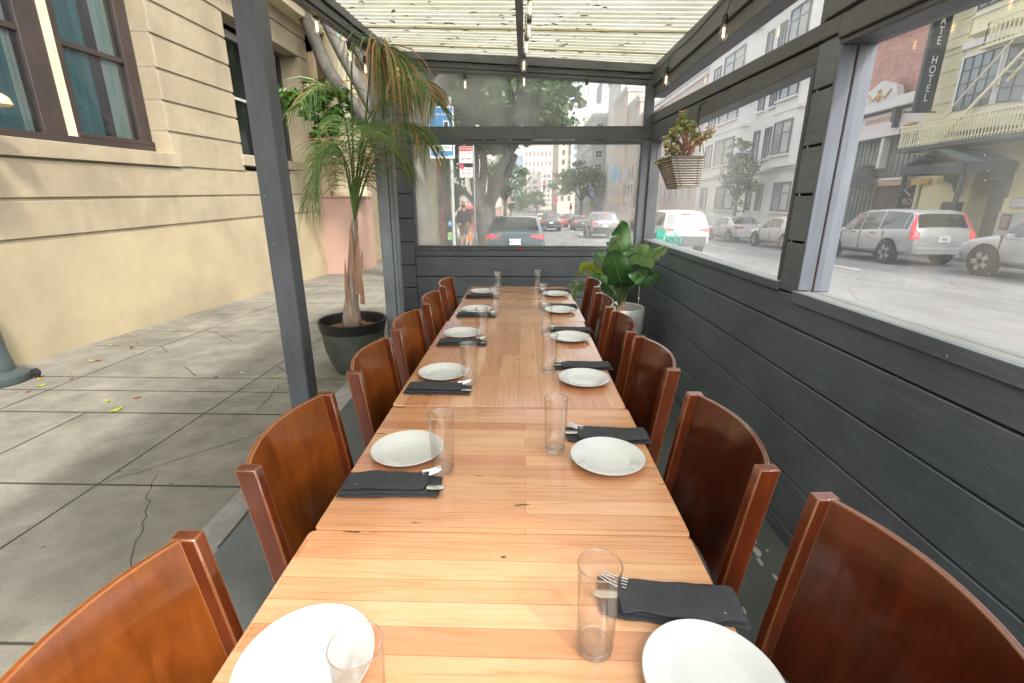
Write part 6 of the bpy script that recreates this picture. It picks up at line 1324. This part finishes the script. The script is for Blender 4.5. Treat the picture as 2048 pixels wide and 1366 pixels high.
# banners and flag at right
for i, (u, v, col) in enumerate(((1229, 349, (.25, .52, .66)), (1251, 349, (.52, .58, .62)))):
    p = at(u, v, 'y', 84); t = thing('street_banner', ('sky blue', 'pale grey blue')[i]+' vertical banner hanging from the lamp pole on the right', 'banner', p); MB().box(-.62, .62, -.03, .03, -1.35, 1.35).build('cloth', basic('banner'+str(i), col, .7), t)
p = at(1240, 349, 'y', 84); t = thing('lamp_pole', 'grey lamp pole between the two banners', 'pole', (p.x, 84.2, zfw(84))); MB().tube([(0, 0, 0), (0, 0, 9.5)], .10, 8).build('pole', 'rim', t)
p = at(1183, 383, 'y', 100); t = thing('flag', 'blue and white flag hanging from a pole beside the round topped tree', 'flag', p); m = MB(); m.add([(-.7, 0, 1.4), (.6, .1, .4), (.9, .2, -1.3), (-.2, .1, -1.0)], [(0, 1, 2, 3)]); m.build('cloth', basic('flag cloth', (.18, .2, .36), .7, .5, 1.2), t, recalc=False); MB().tube([(-.9, 0, 1.8), (1.8, 0, -.6)], .05, 6).build('flagpole', 'rim', t)
# dark pole near traffic (utility pole right)
t = thing('lamp_pole', 'grey lamp pole standing before the grey terrace block', 'pole', (14.9, 66, zfw(66))); MB().tube([(0, 0, 0), (0, 0, 10)], .13, 8).build('pole', 'rim', t)
# ------------------------------------------------------------------ pedestrian
def skin(name, nodes, edges, mat, par, sub=1, root=0):
    me = bpy.data.meshes.new(name); me.from_pydata([n[0] for n in nodes], edges, []); me.materials.append(mat if not isinstance(mat, str) else MT[mat])
    o = bpy.data.objects.new(name, me); C.objects.link(o); o.parent = par
    sm = o.modifiers.new('skin', 'SKIN'); sm.use_smooth_shade = True
    for i, n in enumerate(nodes):
        sv = me.skin_vertices[0].data[i]; sv.radius = n[1] if hasattr(n[1], '__len__') else (n[1], n[1]); sv.use_root = (i == root)
    if sub: s_ = o.modifiers.new('sub', 'SUBSURF'); s_.levels = sub; s_.render_levels = sub
    return o
MT['skin'] = basic('skin', (.38, .21, .14), .6, .06, 6, .05); MT['hair'] = basic('dark hair', (.02, .014, .01), .6, .2, 30, .4)
def person(label, x, y, zg, jacket, shorts, bag, sc_=1.0, rz=0, legs='skin'):
    t = thing('person', label, 'person', (x, y, zg+.004), rz); t.scale = (sc_,)*3
    N = [((0, 0, .95), (.13, .10)), ((0, -.01, 1.12), (.12, .09)), ((0, -.01, 1.32), (.15, .10)), ((0, -.01, 1.44), (.09, .07)), ((0, .01, 1.50), (.055, .055)), ((0, .02, 1.58), (.075, .085)), ((0, .02, 1.67), (.078, .09)), ((0, .01, 1.73), (.05, .06)),
         ((-.17, -.01, 1.41), .055), ((-.23, -.04, 1.18), .045), ((-.235, .04, .96), .034), ((-.235, .07, .88), .03), ((.17, -.01, 1.41), .055), ((.23, .03, 1.17), .045), ((.235, .12, .97), .034), ((.235, .15, .89), .03),
         ((-.09, 0, .88), .085), ((-.10, .10, .50), .058), ((-.10, .02, .26), .052), ((-.10, -.03, .07), .036), ((-.10, .10, .035), .035),
         ((.09, 0, .88), .085), ((.10, .0, .49), .058), ((.10, -.16, .27), .052), ((.10, -.30, .12), .036), ((.10, -.21, .035), .033), ((0, .12, 1.61), .014)]
    Eg = [(0, 1), (1, 2), (2, 3), (3, 4), (4, 5), (5, 6), (6, 7), (2, 8), (8, 9), (9, 10), (10, 11), (2, 12), (12, 13), (13, 14), (14, 15), (0, 16), (16, 17), (17, 18), (18, 19), (19, 20), (0, 21), (21, 22), (22, 23), (23, 24), (24, 25), (5, 26)]
    for s_, wr_ in ((-1, 11), (1, 15)):
        b = V(N[wr_][0])
        for k in range(4): i = len(N); q = b+V((0, .022*(k-1.5), -.045)); N += [(tuple(q), .010), (tuple(q+V((-.01*s_, .004*(k-1.5), -.035-.004*(k % 2)))), .008)]; Eg += [(wr_, i), (i, i+1)]
        i = len(N); N += [(tuple(b+V((-.01*s_, .035, -.02))), .011), (tuple(b+V((-.015*s_, .05, -.05))), .008)]; Eg += [(wr_, i), (i, i+1)]
    skin('body', N, Eg, 'skin', t)
    J = [((0, 0, .93), (.165, .125)), ((0, -.01, 1.12), (.165, .12)), ((0, -.01, 1.34), (.18, .125)), ((0, -.01, 1.46), (.08, .07)), ((-.18, -.01, 1.41), .075), ((-.235, -.04, 1.18), .065), ((-.24, .04, .97), .052), ((.18, -.01, 1.41), .075), ((.235, .03, 1.17), .065), ((.24, .11, .98), .052)]
    skin('jacket', J, [(0, 1), (1, 2), (2, 3), (2, 4), (4, 5), (5, 6), (2, 7), (7, 8), (8, 9)], jacket, t)
    skin('shorts', [((0, 0, .93), (.15, .12)), ((-.09, 0, .86), .10), ((-.10, .07, .60), .088), ((.09, 0, .86), .10), ((.10, .0, .58), .088)], [(0, 1), (1, 2), (0, 3), (3, 4)], shorts, t)
    skin('hair', [((0, -.005, 1.70), (.088, .095)), ((0, -.03, 1.63), (.082, .07)), ((0, -.04, 1.56), (.05, .04))], [(0, 1), (1, 2)], 'hair', t)
    for s_, q in ((-1, (-.10, .04, .05)), (1, (.10, -.26, .07))): skin('shoe', [((q[0], q[1]-.08, q[2]), .045), ((q[0], q[1]+.04, q[2]-.01), .045), ((q[0], q[1]+.13, q[2]-.02), .035)], [(0, 1), (1, 2)], 'blackplastic', t)
    m = MB(); m.box(-.15, .15, -.31, -.13, 1.02, 1.44); m.box(-.12, .12, -.35, -.312, 1.06, 1.24); m.build('backpack', bag, t, bevel=.05, seg=3)
p = at(929, 486, 'y', 18.0)
person('person in a dark jacket and olive shorts walking away with a black backpack', p.x, 18.0, zwalk(18), basic('dark jacket', (.018, .02, .024), .8), basic('olive shorts', (.10, .11, .07), .8), basic('black backpack', (.012, .013, .016), .7))
p = at(900, 440, 'y', 24.0)
person('person in a faded red jacket walking away farther along the left sidewalk', p.x, 24.0, zwalk(24), basic('faded red jacket', (.36, .12, .10), .8), basic('dark trousers', (.04, .04, .05), .8), basic('brown bag', (.10, .06, .04), .7))
